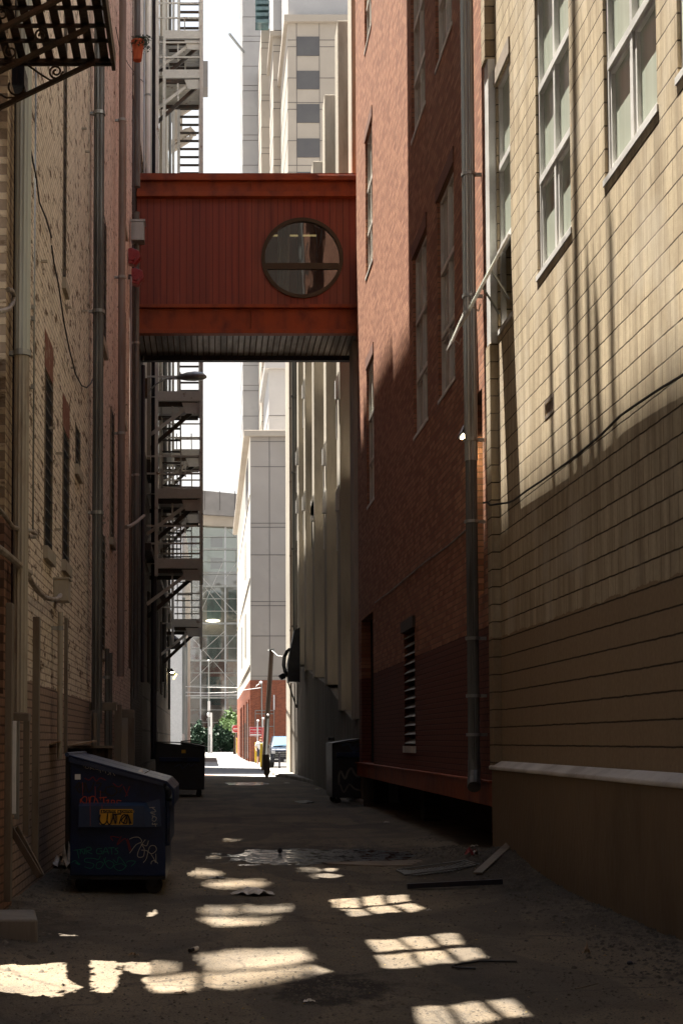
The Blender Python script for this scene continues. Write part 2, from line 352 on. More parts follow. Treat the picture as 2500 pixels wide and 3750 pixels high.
def make_ground():
    n = N('worn_asphalt'); p = n.pos()
    v = n.mapv(p, (1, .8, 1))
    big = n.noise(v, .55, 6, .6); med = n.noise(v, 3.2, 6, .65); fine = n.noise(p, 70, 3); vf = n.noise(p, 160, 2)
    base = n.mix(n.ramp(big, .38, .62), (.078,.064,.048), (.18,.139,.094))
    base = n.mix(n.math('MULTIPLY', n.ramp(med, .45, .72), .6), base, (.15,.118,.082))
    tr = n.noise(n.mapv(p, (3.0, .12, 1)), 1.0, 4); base = n.mix(n.math('MULTIPLY', n.ramp(tr, .5, .7), .45), base, (.05,.046,.044))
    vo = n.new('ShaderNodeTexVoronoi'); vo.inputs['Scale'].default_value = 75; n.l(p, vo.inputs['Vector'])
    base = n.mix(n.math('MULTIPLY', n.ramp(vo.outputs['Distance'], .12, .3, (1,1,1,1), (0,0,0,1)), .6), base, (.21,.18,.14))
    base = n.mix(n.ramp(fine, .38, .46, (.6,.6,.6,1), (0,0,0,1)), base, (.03,.026,.022))
    nn = n.new('ShaderNodeTexNoise'); nn.inputs['Scale'].default_value = 1.6; nn.inputs['Detail'].default_value = 5; n.l(p, nn.inputs['Vector'])
    vm = n.new('ShaderNodeVectorMath'); vm.operation = 'MULTIPLY_ADD'; vm.inputs[1].default_value = (.7, .7, 0); n.l(nn.outputs['Color'], vm.inputs[0]); n.l(p, vm.inputs[2])
    ck = n.new('ShaderNodeTexVoronoi'); ck.feature = 'DISTANCE_TO_EDGE'; ck.inputs['Scale'].default_value = .55; n.l(vm.outputs[0], ck.inputs['Vector'])
    base = n.mix(n.math('MULTIPLY', n.ramp(ck.outputs['Distance'], .003, .012, (1,1,1,1), (0,0,0,1)), .45), base, (.022,.019,.016))
    tp = n.noise(n.mapv(p, (.9, .45, 1)), .8, 2, .3); base = n.mix(n.math('MULTIPLY', n.ramp(tp, .56, .575), .45), base, (.045,.041,.037))
    s = n.new('ShaderNodeSeparateXYZ'); n.l(p, s.inputs[0])
    def spot(cx, cy, rx, ry, soft=.5):
        dx = n.math('MULTIPLY', n.math('SUBTRACT', s.outputs[0], cx), 1/rx); dy = n.math('MULTIPLY', n.math('SUBTRACT', s.outputs[1], cy), 1/ry)
        d = n.math('SQRT', n.math('ADD', n.math('MULTIPLY', dx, dx), n.math('MULTIPLY', dy, dy)))
        d = n.math('ADD', d, n.math('MULTIPLY', n.math('SUBTRACT', med, .5), 2.2))
        return n.ramp(d, 1 - soft, 1 + soft*.3, (1,1,1,1), (0,0,0,1))
    X, Y = onZ(1240, 3625); base = n.mix(n.math('MULTIPLY', spot(X, Y, .42, .62, .35), .96), base, (.022,.016,.012))
    X, Y = onZ(590, 2960); base = n.mix(n.math('MULTIPLY', spot(1.3, 18.4, 1.9, 1.8), .8), base, (.03,.028,.028))
    base = n.mix(n.math('MULTIPLY', spot(-1.6, 11.2, .7, 1.3), .8), base, (.035,.026,.018))
    base = n.mix(n.math('MULTIPLY', spot(2.9, 15.5, .9, 2.2), .7), base, (.04,.03,.022))
    h = n.math('ADD', n.math('ADD', n.math('MULTIPLY', vf, .4), fine), n.math('MULTIPLY', med, 3.0))
    return n.fin(base, .88, 0, n.bump(h, .9, .012), .25)
M_ground = make_ground()
M_gravel = surf('gravel', (.06,.052,.042), (.13,.11,.085), 9, .9, 0)
def make_puddle():
    n = N('puddle_water'); p = n.pos(); f = n.noise(n.mapv(p, (1.2, .8, 1)), 5.0, 8, .75)
    r = n.ramp(f, .42, .54, (.04,.04,.04,1), (.50,.50,.50,1))
    return n.fin((.008,.008,.010), r, 0, n.bump(n.noise(p, 30, 4), .2, .003), .22)
M_puddle = make_puddle()
XR, XL = 3.5, -1.8
HOLES = {}
def wall_x(mb, X, d, y0, y1, z0, z1, holes=(), T=.35, top=None, ys=(), zs=()):
    """masonry sheet with real openings in the plane x = X; d = direction of the wall's thickness"""
    Ys = sorted(set([y0, y1] + [v for h in holes for v in h[:2]] + list(ys))); Zs = sorted(set([z0, z1] + [v for h in holes for v in h[2:]] + list(zs)))
    Ys = [y for y in Ys if y0 <= y <= y1]; Zs = [z for z in Zs if z0 <= z <= z1]
    X2 = X + d * T
    def solid(y, z): return not any(h[0] < y < h[1] and h[2] < z < h[3] for h in holes) and (top is None or z < top(y))
    S = [[solid((Ys[i]+Ys[i+1])/2, (Zs[j]+Zs[j+1])/2) for j in range(len(Zs)-1)] for i in range(len(Ys)-1)]
    g = lambda i, j: 0 <= i < len(Ys)-1 and 0 <= j < len(Zs)-1 and S[i][j]
    for i in range(len(Ys)-1):
        for j in range(len(Zs)-1):
            if not S[i][j]: continue
            a, b, c, e = Ys[i], Ys[i+1], Zs[j], Zs[j+1]
            mb.quad((X,a,c),(X,b,c),(X,b,e),(X,a,e)); mb.quad((X2,a,c),(X2,b,c),(X2,b,e),(X2,a,e))
            if not g(i-1, j): mb.quad((X,a,c),(X2,a,c),(X2,a,e),(X,a,e))
            if not g(i+1, j): mb.quad((X,b,c),(X2,b,c),(X2,b,e),(X,b,e))
            if not g(i, j-1): mb.quad((X,a,c),(X2,a,c),(X2,b,c),(X,b,c))
            if not g(i, j+1): mb.quad((X,a,e),(X2,a,e),(X2,b,e),(X,b,e))
def window_x(parent, X, d, y0, y1, z0, z1, cols, rows, fm, pm, rec=.09, fw=.055, sill=None, lintel=None, label=None, skip=(), room=True):
    """frame, mullions, panes and sill of one window set back from the wall plane x = X"""
    f = MB(); x0 = X + d * rec; x1 = X + d * (rec + .06)
    f.box(x0, x1, y0, y0+fw, z0, z1); f.box(x0, x1, y1-fw, y1, z0, z1)
    f.box(x0, x1, y0+fw, y1-fw, z0, z0+fw); f.box(x0, x1, y0+fw, y1-fw, z1-fw, z1)
    zz = [z0 + (z1-z0)*k/rows for k in range(rows+1)] if isinstance(rows, int) else [z0] + list(rows) + [z1]
    for k in range(1, cols):
        y = y0 + (y1-y0)*k/cols; f.box(x0 - d*.004, x1 - d*.004, y-fw*.6, y+fw*.6, z0+fw, z1-fw)
    for z in zz[1:-1]: f.box(x0 - d*.012, x1 - d*.012, y0+fw, y1-fw, z-fw*.7, z+fw*.7)
    # operable sash in the bottom row
    for k in range(cols):
        a = y0 + (y1-y0)*k/cols + fw*1.1; b = y0 + (y1-y0)*(k+1)/cols - fw*1.1; c = zz[0] + fw; e = zz[1] - fw*.9
        if (k, 0) in skip: continue
        t = .035; xa, xb = x0 + d*.012, x1 - d*.002
        f.box(xa, xb, a, a+t, c, e); f.box(xa, xb, b-t, b, c, e); f.box(xa, xb, a+t, b-t, c, c+t); f.box(xa, xb, a+t, b-t, e-t, e)
    w = f.build('window', fm, parent, label=label)
    g = MB(); xp = X + d * (rec + .045)
    for k in range(cols):
        for j in range(len(zz)-1):
            if (k, j) in skip: continue
            a = y0 + (y1-y0)*k/cols; b = y0 + (y1-y0)*(k+1)/cols
            r = random.uniform(-.006, .006)
            g.quad((xp + r, a, zz[j]), (xp, b, zz[j]), (xp, b, zz[j+1]), (xp - r, a, zz[j+1]))
    g.build('pane', pm, w)
    if room:
        MB().box(X + d*(rec+.16), X + d*(rec+.2), y0, y1, z0, z1).build('blind', M_paper if False else M_darkvoid, w)
    if sill:
        MB().box(X - d*.014, X + d*rec, y0-.03, y1+.03, z0-sill, z0-.002).build('sill', fm, w)
    if lintel:
        MB().box(X - d*.02, X + d*.05, y0-.05, y1+.05, z1+.002, z1+lintel).build('lintel', surf_lintel, w)
    return w
surf_lintel = surf('stone_lintel', (.30,.25,.20), (.22,.18,.14), 3, .85, 0, .2)
# ================================================================ ground
me = MB(); 
def gz(X, Y):
    z = .018 * noise.noise(Vector((X*.9, Y*.5, 0))) + .010 * noise.noise(Vector((X*4, Y*4, 3))) + .004 * noise.noise(Vector((X*14, Y*14, 5)))
    if X > 2.3 and Y < 33: z += .10 * min(1, (X-2.3)/1.1)**1.5 * (.6 + .5*noise.noise(Vector((Y*.8, 2, 0))))
    dx, dy = (X-3.6)/.75, (Y-15.9)/2.3; z += .22 * math.exp(-(dx*dx+dy*dy)*1.6)
    if X < -1.2: z += .05 * min(1, (-1.2-X)/.6) * (1 + .6*noise.noise(Vector((Y*1.4, 7, 0))))
    px, py = (X-1.55)/1.55, (Y-18.2)/1.25; d = px*px+py*py
    if d < 6: z -= .040 * math.exp(-d*1.3)
    if 1 < X < 3.4: px, py = (X-2.5)/.6, (Y-18.4)/.8; z -= .03 * math.exp(-(px*px+py*py)*1.3)
    return z
nx = 120; ys = []; y = -14.0
while y < 58: ys.append(y); y += .07 if 6 < y < 20 else .14 if 4 < y < 35 else .5
x0, x1 = -3.0, 4.8
for yy in ys:
    for i in range(nx+1):
        X = x0 + (x1-x0)*i/nx; me.v.append((X, yy, gz(X, yy)))
for j in range(len(ys)-1):
    for i in range(nx):
        a = j*(nx+1)+i; me.f.append((a, a+1, a+nx+2, a+nx+1))
struct(me.build('alley_pavement', M_ground, smooth=True))
struct(MB().box(-500, 500, -300, 900, -.4, -.12).build('ground', M_street))
struct(MB().box(-60, 60, ys[-1], 210, -.118, -.006).build('street', M_street))
struct(MB().box(-30, 3.4, 57.6, 64.5, -.0055, .012).build('pavement_crossing', M_streetc))
struct(MB().box(-3, 2.6, 60.2, 61.4, .0125, .016).build('road_marking_strip', M_redbrickpave))
struct(MB().box(-1.4, 3.0, 80, 99.5, -.0055, .010).build('pavement_far', M_streetc))
struct(MB().box(-20, 8, 140, 168, -.0055, .010).build('pavement_crossing_far', M_streetc))
# kerb walk along the garage
kb = MB(); P = [onZ(994, 2840, .0), onZ(1062, 2838, 0), onZ(1330, 2893, 0), onZ(1330, 2960, 0), onZ(1216, 2895, 0), onZ(1110, 2862, 0)]
kb.prism([(p[0], p[1]) for p in P], 'z', -.05, .14)
struct(kb.build('kerb_walk', M_walk, bevel=.02))
struct(MB().prism([(2.75, 57.4), (4.8, 57.4), (4.8, 72), (3.0, 72)], 'z', -.05, .10).build('pavement_lot_edge', M_streetc))
# puddle
def blob(cx, cy, pts, z):
    return [(x, y, z) for x, y in pts]
struct(MB().prism([(-.6,16.2),(3.2,16.2),(3.2,20.6),(-.6,20.6)], 'z', -.06, -.016).build('puddle_water', M_puddle))
for out2 in ([(820,2868),(960,2866),(990,2872),(930,2878),(840,2876)], [(1075,2936),(1120,2932),(1150,2938),(1110,2944)]):
    pp = [onZ(*p) for p in out2]
    struct(MB().prism(pp, 'z', -.02, .014).build('puddle_water', M_puddle))
# ================================================================ right: tan block building
bb = root('block_building', (XR, 8, 0), 'tan concrete block building on the right with sunlit upper wall', 'building')
winB = (14.66, 13.28, 6.5, 9.55)
B0 = onX(1967, 1008, XR); B1 = onX(2090, 840, XR); C0 = onX(2214, 668, XR); C1 = onX(2405, 400, XR); A0 = onX(1826, 1190, XR); A1 = onX(1873, 1128, XR)
zb = 6.48; zt = zb + 3.06
WB = (B1[0], B0[0], zb, zt); WC = (C1[0], C0[0], zb, zt); WA = (A1[0], 16.38, zb, zt)
upz = lambda W: (W[0], W[1], zb+5.2, zt+5.2)
v0 = onX(1996, 1530, XR); v1 = onX(2022, 1420, XR)
VT = (v1[0]-.02, v0[0], v0[1]+.02, v1[1]-.1)
extra = [(8.6, 10.0, zb, zt), (5.2, 6.6, zb, zt)]
hs = [WA, WB, WC, VT] + extra
m = MB(); wall_x(m, XR, 1, -14, 16.42, 1.24, 13.6, hs); m.box(XR+.352, 16, -14, 16.41, -.1, 13.5)
m.build('wall', M_block, bb)
MB().box(XR-.05, XR+.4, -14, 16.40, 13.602, 13.8).build('coping', surf('pale_upper_stucco', (.80,.77,.72), (.72,.69,.64), .5, .8), bb)
MB().box(XR-.09, XR+.3, -14, 16.60, -.2, 1.20).build('plinth', M_plinth, bb)
m = MB(); m.prism([(XR-.125, 1.16), (XR-.125, 1.20), (XR-.002, 1.27), (XR-.002, 1.16)], 'y', -14, 16.62); m.build('ledge', M_ledge, bb, bevel=.012)
# pilaster at the far corner, interrupted by a pale smooth panel beside the end window
m = MB(); m.box(XR-.10, XR+.2, 16.422, 16.66, 1.2, 6.35); m.build('pilaster', M_block, bb, bevel=.01); MB().box(XR-.12, XR+.2, 16.44, 16.66, 9.9, 13.5).build('pilaster', M_block, bb, bevel=.01)
MB().box(XR-.085, XR+.2, 16.422, 16.64, 6.352, 9.898).build('corner_panel', M_winframe, bb)
r3 = [zb+1.0, zb+2.0]
window_x(bb, XR, 1, *WB, 2, r3, M_winframe, M_pane, rec=.03, sill=.06)
window_x(bb, XR, 1, *WC, 2, r3, M_winframe, M_pane, rec=.03, sill=.06)
for W in extra: window_x(bb, XR, 1, *W, 2, 3, M_winframe, M_pane, rec=.03, sill=.06)
wa = window_x(bb, XR, 1, *WA, 1, r3, M_winframe, M_pane, rec=.03, sill=.06, lintel=.2, skip=((0, 0),), label='window with its bottom sash swung out')
M_bounceroof = surf('pale_bounce_roof', (.80,.79,.77), (.72,.71,.69), .5, .55)  # pale roofs added out of view to bounce sunlight onto the left wall
MB().prism([(XR+.3, 13.82), (XR+7, 21.5), (XR+7, 13.82)], 'y', -14, 16.40).build('bounce_roof', M_bounceroof, bb)
# open awning sashes: one at this window, one farther on the brick wall
def awning(parent, yh0, yh1, ztop, L, ang, X):
    a = math.radians(ang); dx, dz = -math.sin(a)*L, -math.cos(a)*L
    f = MB(); P0 = [(X, yh0, ztop), (X, yh1, ztop), (X+dx, yh1, ztop+dz), (X+dx, yh0, ztop+dz)]
    for i in range(4): f.bar(P0[i], P0[(i+1) % 4], .03, .03)
    s = f.build('awning_sash', M_winframe, parent)
    MB().add([(p[0]+.006, p[1], p[2]) for p in P0], [(0,1,2,3)]).build('pane', M_pane, s)
    b = MB()
    for yy in (yh0+.03, yh1-.03): b.bar((X, yy, ztop-L*.75), (X+dx*.45, yy, ztop+dz*.45), .02)
    b.build('stay', M_galv, s)
    MB().tube([(X+dx*.96+.02, yh0, ztop+dz*.96), (X+dx*.96+.08, yh0-.02, ztop+dz*.96-.06), (X+dx*.96+.1, yh0-.02, ztop+dz*.96+.02)], .01, 6).build('handle', M_rail, s)
h0 = onX(1870, 900, XR); 
awning(bb, A1[0]+.05, 16.3, zb+.93, 1.0, 28, XR-.01)
m = MB(); n = 7
for k in range(n): 
    z = VT[2] + (VT[3]-VT[2])*(k+.5)/n; m.box(XR+.01, XR+.05, VT[0], VT[1], z-.012, z+.012)
vt = m.build('vent', M_rail, bb)
m = MB(); m.box(XR-.004, XR+.03, VT[0]-.03, VT[0]-.001, VT[2]-.03, VT[3]+.03); m.box(XR-.004, XR+.03, VT[1]+.001, VT[1]+.03, VT[2]-.03, VT[3]+.03)
m.box(XR-.004, XR+.03, VT[0], VT[1], VT[3]+.001, VT[3]+.04); m.box(XR-.004, XR+.03, VT[0], VT[1], VT[2]-.04, VT[2]-.001); m.build('frame', M_wood, vt)
MB().box(XR+.3, XR+.34, VT[0], VT[1], VT[2], VT[3]).build('void', M_darkvoid, vt)
# cable along the block wall
cpx = [(1790,1848),(1810,1842),(1835,1838),(1862,1840),(1880,1832),(1930,1795),(1990,1755),(2050,1712),(2110,1668),(2200,1592),(2270,1522),(2330,1480),(2420,1420),(2510,1366)]
cp = [(XR-.03, *onX(x, y, XR-.03)) for x, y in cpx]; cp[0] = (XR-.13, 16.75, cp[0][2]); cp[1] = (XR-.13, 16.5, cp[1][2]); cp[2] = (XR-.12, 16.40, cp[2][2])
cp += [(XR-.03, 9.0, cp[-1][2]+.02), (XR-.03, 2, cp[-1][2]+.1)]
tag(MB().tube(cp, .012, 6).build('wall_cable', M_wire), 'thin cable running along the tan block wall at the edge of the shade', 'cable')
# ================================================================ right: red brick building
rb = root('brick_building', (XR, 24, 0), 'red brick building on the right holding the footbridge', 'building')
Y0, Y1 = 16.72, 32.15
st = [(6.72, 9.82), (11.92, 15.02), (17.12, 20.22)]
ycols = [(28.95, 30.25), (21.75, 23.25), (19.3, 20.72)]
hs = [(a, b, c, e) for (c, e) in st for (a, b) in ycols]
VL = (23.35, 24.65, 1.42, 3.45); DR = (29.3, 32.0, .72, 4.3); SL = (17.4, 18.25, 3.4, 6.05)
m = MB(); wall_x(m, XR, 1, Y0, Y1, 1.0, 23, hs + [VL, (29.3, 31.6, 1.0, 4.3), SL], T=.3)
m.box(XR+.302, 14, Y0, Y1-.01, 1.0, 22.9); m.build('wall', M_brick, rb)
surf_lintel = surf('brick_red_lintel', (.20,.09,.06), (.15,.07,.05), 3, .85, 0, .2)
for (c, e) in st:
    for (a, b) in ycols:
        window_x(rb, XR, 1, a, b, c, e, 2, [c+.95, c+1.95], M_winframeD, M_paneD if a < 25 else M_pane, rec=.05, sill=.06, lintel=.24)
awning(rb, 19.32, 20.0, zb+1.5, 1.05, 38, XR-.35) if False else None
a2 = onX(1730, 1075, XR-.02); 
awning(rb, a2[0]-.1, a2[0]+.25, a2[1]+.0, .75, 24, XR-.01)
m = MB(); m.box(XR-.06, XR+.3, Y0-.02, Y1, .70, .99); m.build('steel_beam', M_redbeam, rb, bevel=.01)
m = MB(); m.box(XR-.10, XR+.3, Y0-.02, Y1, .992, 1.015); m.build('beam_flange', M_redbeam, rb)
m = MB(); m.box(XR+.9, XR+1.2, Y0, Y1, -.3, .7); m.build('undercroft_wall', M_dark, rb)
for y in (17.2, 24.4, 31.6): MB().box(XR+.3, XR+.6, y, y+.4, -.3, .7).build('pier', M_dark, rb)
MB().prism([(XR+.2, 23.02), (XR+7, 31), (XR+7, 23.02)], 'y', Y0, Y1).build('bounce_roof', M_bounceroof, rb)  # added slope that bounces sunlight back across the alley
# louvre vent
m = MB(); k = 0; n = 13
for k in range(n):
    z = VL[2] + (VL[3]-VL[2])*(k+.3)/n; m.prism([(XR+.0, z), (XR+.10, z+.09), (XR+.10, z+.075), (XR+.0, z-.012)], 'y', VL[0], VL[1])
lv = m.build('louvre', M_louver, rb)
MB().box(XR+.16, XR+.2, VL[0], VL[1], VL[2], VL[3]).build('void', M_darkvoid, lv)
MB().box(XR-.03, XR+.0, VL[0]-.05, VL[1]+.05, VL[2]-.12, VL[2]-.002).build('sill', M_winframeD, lv)
MB().box(XR-.05, XR-.002, VL[0]-.1, VL[1]+.1, VL[3]+.002, VL[3]+.2).build('hood', M_fedark, lv)
MB().box(XR+.22, XR+.28, 29.3, 31.6, 1.0, 4.3).build('dark_door', M_darkvoid, rb)
MB().box(XR+.2, XR+.26, *SL[:2], *SL[2:]).build('dark_slot', M_darkvoid, rb)
# cable on brick
cpx = [(1372,2207),(1430,2165),(1500,2105),(1560,2055),(1640,1998),(1716,1930)]
cp = [(XR-.02, *onX(x, y, XR-.02)) for x, y in cpx]
tag(MB().tube(cp, .012, 6).build('wall_cable', M_cablel), 'pale cable sloping up the shaded red brick wall', 'cable')
# ---------------------------------------------------------------- downspout and lamp in the corner
dp = root('downspout', (XR-.17, 17.3, .8), 'tall ribbed galvanised downspout between brick wall and block wall', 'pipe')
def ribbed(mb, cx, cy, r, z0, z1, n=16):
    ring = []
    for k in range(n*2):
        t = 2*math.pi*k/(n*2); rr = r * (1 if k % 2 else .90); ring.append((cx+rr*math.cos(t), cy+rr*math.sin(t)))
    mb.prism(ring, 'z', z0, z1)
cx, cy = XR-.17, 17.3
m = MB(); ribbed(m, cx, cy, .083, onX(1740, 1670, cx)[1], 20); m.build('upper_pipe', M_galv, dp)
zm = onX(1740, 1670, cx)[1]
m = MB(); ribbed(m, cx, cy, .074, 1.25, zm); m.build('lower_pipe', M_galvd, dp)
m = MB(); m.tube([(cx, cy, 1.27), (cx, cy-.02, 1.12), (cx-.02, cy-.08, 1.02), (cx-.04, cy-.2, .93)], [.078,.08,.082,.085], 12); m.build('elbow', M_galvd, dp)
for yp in (560, 1030, 1580, 1890, 2330, 2545, 2690):
    z = onX(1750, yp, cx)[1]; m = MB(); m.tube([(cx, cy, z-.02), (cx, cy, z+.02)], .094, 16); m.box(cx, XR, cy-.02, cy+.02, z-.02, z+.02); m.build('clamp', M_galv, dp)
lp = root('wall_lamp', (XR, 18.2, 5.6), 'hooded wall lamp with lit white tubes beside the downspout', 'lamp')
L0 = onX(1705, 1600, XR-.2); ly, lz = 17.9, onY(1705, 1575, 17.9)[1]
lx = onY(1708, 1575, 17.9)[0]
m = MB(); m.prism([(XR, lz+.10), (lx-.02, lz+.09), (lx-.09, lz-.05), (lx-.09, lz-.08), (XR, lz-.06)], 'y', ly-.16, ly+.16); m.build('hood', M_black, lp)
m = MB()
for k in range(4): m.tube([(lx-.05+k*.035, ly-.08, lz-.09), (lx-.05+k*.035, ly+.1, lz-.09)], .014, 6)
m.build('lit_tube', M_lit, lp)
# ================================================================ footbridge
fb = root('footbridge', (1, 33, 12), 'red steel footbridge with a round window spanning the alley', 'footbridge')
YB = 32.4; YB2 = YB + 2.2
def zB(y): return onY(900, y, YB)[1]
xa, xb = XL+.02, 4.6
WX, WZ = onY(1108, 937, YB); R = 141/ (F/YB)
zt_, z1_, z2_, z3_ = zB(640), zB(658), zB(700), zB(718)
z4_, z5_, z6_, z7_, z8_ = zB(1113), zB(1126), zB(1205), zB(1220), zB(1231)
# panel with a real round opening
m = MB(); n = 48; zc0, zc1 = z4_, z3_; Yp = YB + .16
ringi = [(WX + R*math.cos(2*math.pi*k/n), WZ + R*math.sin(2*math.pi*k/n)) for k in range(n)]
def sq(k):
    t = 2*math.pi*k/n; c, s_ = math.cos(t), math.sin(t); q = 1.12*R/max(abs(c), abs(s_)); return (WX+q*c, WZ+q*s_)
ringo = [sq(k) for k in range(n)]
for k in range(n):
    a, b, c, d = ringi[k], ringi[(k+1) % n], ringo[(k+1) % n], ringo[k]
    m.quad((a[0], Yp, a[1]), (b[0], Yp, b[1]), (c[0], Yp, c[1]), (d[0], Yp, d[1]))
    m.quad((a[0], Yp, a[1]), (b[0], Yp, b[1]), (b[0], Yp+.12, b[1]), (a[0], Yp+.12, a[1]))
e = 1.12*R
for (a, b, c, d) in ((xa, WX-e, zc0, zc1), (WX+e, xb, zc0, zc1), (WX-e, WX+e, zc0, WZ-e), (WX-e, WX+e, WZ+e, zc1)):
    m.quad((a, Yp, c), (b, Yp, c), (b, Yp, d), (a, Yp, d))
pn = m.build('panel', M_red, fb)
m = MB(); x = xa + .1
while x < xb:
    if abs(x-WX) < e:
        dz = math.sqrt(max(0, (R*1.06)**2-(x-WX)**2)) if abs(x-WX) < R*1.06 else 0
        for a, b in ((zc0, WZ-dz), (WZ+dz, zc1)):
            m.box(x-.005, x+.005, Yp-.004, Yp+.002, a, b)
    else: m.box(x-.005, x+.005, Yp-.004, Yp+.002, zc0, zc1)
    x += .158
m.build('seam', M_seam, pn)
def ibeam(za, zb_, zc, zd, nm):
    m = MB(); m.box(xa, xb, YB, YB+.22, zb_, za); m.box(xa, xb, YB+.11, YB+.145, zc, zb_); m.box(xa, xb, YB, YB+.22, zd, zc); 
    b = m.build(nm, M_redbeam, fb, bevel=.006)
    m = MB(); m.box(1.0, 1.014, YB+.02, YB+.108, zc+.002, zb_-.002); m.build('stiffener', M_redbeam, b)
ibeam(zt_, z1_, z2_, z3_, 'top_beam'); ibeam(z4_, z5_, z6_, z7_, 'bottom_beam')
MB().box(xa, xb, YB+.03, YB2-.03, z7_+.03, z7_+.045).build('soffit', M_soffit, fb)
m = MB(); x = xa
while x < xb: m.box(x, x+.03, YB+.23, YB2-.2, z7_+.005, z7_+.029); x += .145
m.build('soffit_rib', M_rustiron, fb)
MB().box(xa, xb, YB2-.18, YB2, z8_-.02, z7_+.5).build('rear_beam', M_black, fb)
MB().box(xa, xb, YB+.02, YB2, zt_+.002, zt_+.05).build('roof', M_redbeam, fb)
MB().box(xa, xb, YB2-.1, YB2-.02, z7_+.5, zt_).build('rear_panel', M_red, fb)
MB().box(xa, xb, YB+.3, YB2-.1, z6_+.1, z6_+.15).build('deck', M_dark, fb)
m = MB(); ri, ro = R-.01, R+.075
vs = []; 
for k in range(64):
    t = 2*math.pi*k/64; c, s_ = math.cos(t), math.sin(t)
    vs += [(WX+ri*c, Yp-.05, WZ+ri*s_), (WX+ro*c, Yp-.05, WZ+ro*s_), (WX+ro*c, Yp+.05, WZ+ro*s_), (WX+ri*c, Yp+.05, WZ+ri*s_)]
m.add(vs, [(k*4+i, ((k+1) % 64)*4+i, ((k+1) % 64)*4+(i+1) % 4, k*4+(i+1) % 4) for k in range(64) for i in range(4)])
rw = m.build('round_window', M_bronze, fb, smooth=False)
bz = zB(967); MB().box(WX-R+.03, WX+R-.03, Yp-.03, Yp+.03, bz-.075, bz+.075).build('crossbar', M_bronze, rw)
def make_bwin():
    n = N('bridge_window_glass'); p = n.pos(); s = n.new('ShaderNodeSeparateXYZ'); n.l(p, s.inputs[0])
    return n.fin((.012,.012,.012), .03, 0, n.bump(n.noise(n.mapv(p, (1.2,1,.5)), 1.2, 2), .6, .03), 1.0)
m = MB(); m.add([(WX+(R-.005)*math.cos(2*math.pi*k/48), Yp+.01, WZ+(R-.005)*math.sin(2*math.pi*k/48)) for k in range(48)], [tuple(range(48))])
gm = N('bridge_window_glass'); gp = gm.pos()
gt = gm.new('ShaderNodeBsdfTransparent'); gt.inputs[0].default_value = (.34,.36,.32,1); gg = gm.new('ShaderNodeBsdfGlossy'); gg.inputs['Roughness'].default_value = .02
gm.l(gm.bump(gm.noise(gm.mapv(gp, (1.6,1,.5)), 1.5, 2), .12, .02), gg.inputs['Normal'])
mx = gm.new('ShaderNodeMixShader'); mx.inputs[0].default_value = .24; gm.l(gt.outputs[0], mx.inputs[1]); gm.l(gg.outputs[0], mx.inputs[2])
gm.l(mx.outputs[0], gm.t.nodes['Material Output'].inputs['Surface']); M_bglass = gm.m
m.build('pane', M_bglass, rw)
# pale strips standing in for reflections, and ceiling tubes inside
for (x0_, x1_, mt) in ((1.62,1.92,M_pane),(2.12,2.24,M_galvp)):
    m = MB(); nn_ = 10; vs = []
    for k in range(nn_+1):
        xx = x0_+(x1_-x0_)*k/nn_; vs += [(xx, YB+.75+.03*math.sin(k*2.1), z6_+.2), (xx+.06, YB+.75+.03*math.sin(k*2.1), z2_-.1)]
    m.add(vs, [(2*k, 2*k+2, 2*k+3, 2*k+1) for k in range(nn_)]); m.build('reflection_strip', mt, fb)
lt = MB().box(1.3, 2.65, YB+1.05, YB+1.13, zB(800)-.02, zB(800)).build('ceiling_tube', M_tube, fb)
# ================================================================ parking structure with concrete fins
pg = root('parking_garage', (4, 45, 0), 'concrete parking garage with tall vertical fins beyond the footbridge', 'building')
fy = [33.1, 36.6, 40.9, 45.7, 49.9, 53.7]
ftop = 21.3
fb_px = [2630, 2600, 2505, 2478, 2452, 2432]
base_z = [onX(770+17500/y, p, XR)[1] for y, p in zip(fy, fb_px)]
for y, z in zip(fy, base_z):
    MB().box(XR, XR+1.1, y, y+.85, z-.02, ftop).build('fin', M_conc, pg, bevel=.02)
MB().box(XR, XR+1.0, 60.0, 63.0, -.1, ftop+3).build('end_column', M_conc, pg, bevel=.02)
MB().box(XR+1.1, XR+7, 33.4, 62.9, base_z[0], ftop-.6).build('wall', M_concw, pg)
yy = [32.3, 34.5, 36.4, 41.5, 45.7, 49.9, 54.5, 60.0]; zz = [base_z[0]-.02, base_z[0]-.02, base_z[1]-.02, base_z[2]-.02, base_z[3]-.02, base_z[4]-.02, base_z[5]-.02, base_z[5]+.5]
m = MB(); m.prism([(32.3, -.2)] + [(60.0, -.2)] + [(a, b) for a, b in zip(yy[::-1], zz[::-1])], 'x', XR+.08, XR+1.12); m.build('ramp_parapet', M_concw, pg, bevel=.02)
m = MB()
for i, y in enumerate(fy[:-1]): 
    for z in (8.4, 13.0): m.box(XR+.5, XR+1.1, y+.85, fy[i+1], z, z+.12)
m.build('spandrel', M_conc, pg)
for i, (y, y2) in enumerate(zip(fy[1:], fy[2:]+[58])):
    for yp in ((1440, 1690, 1900)[i % 3], (1860, 1870, 1880)[i % 3]):
        z = onX(770+17500/y, yp, XR)[1]
        m = MB(); m.prism([(XR-.10, z), (XR-.10, z+.5), (XR-.002, z+.75), (XR-.002, z)], 'y', y+.1, y+.3)
        m.tube([(XR-.06, y+.2, z), (XR-.06, y+.2, z-1.1)], .02, 6); m.build('wall_bracket', M_white, pg)
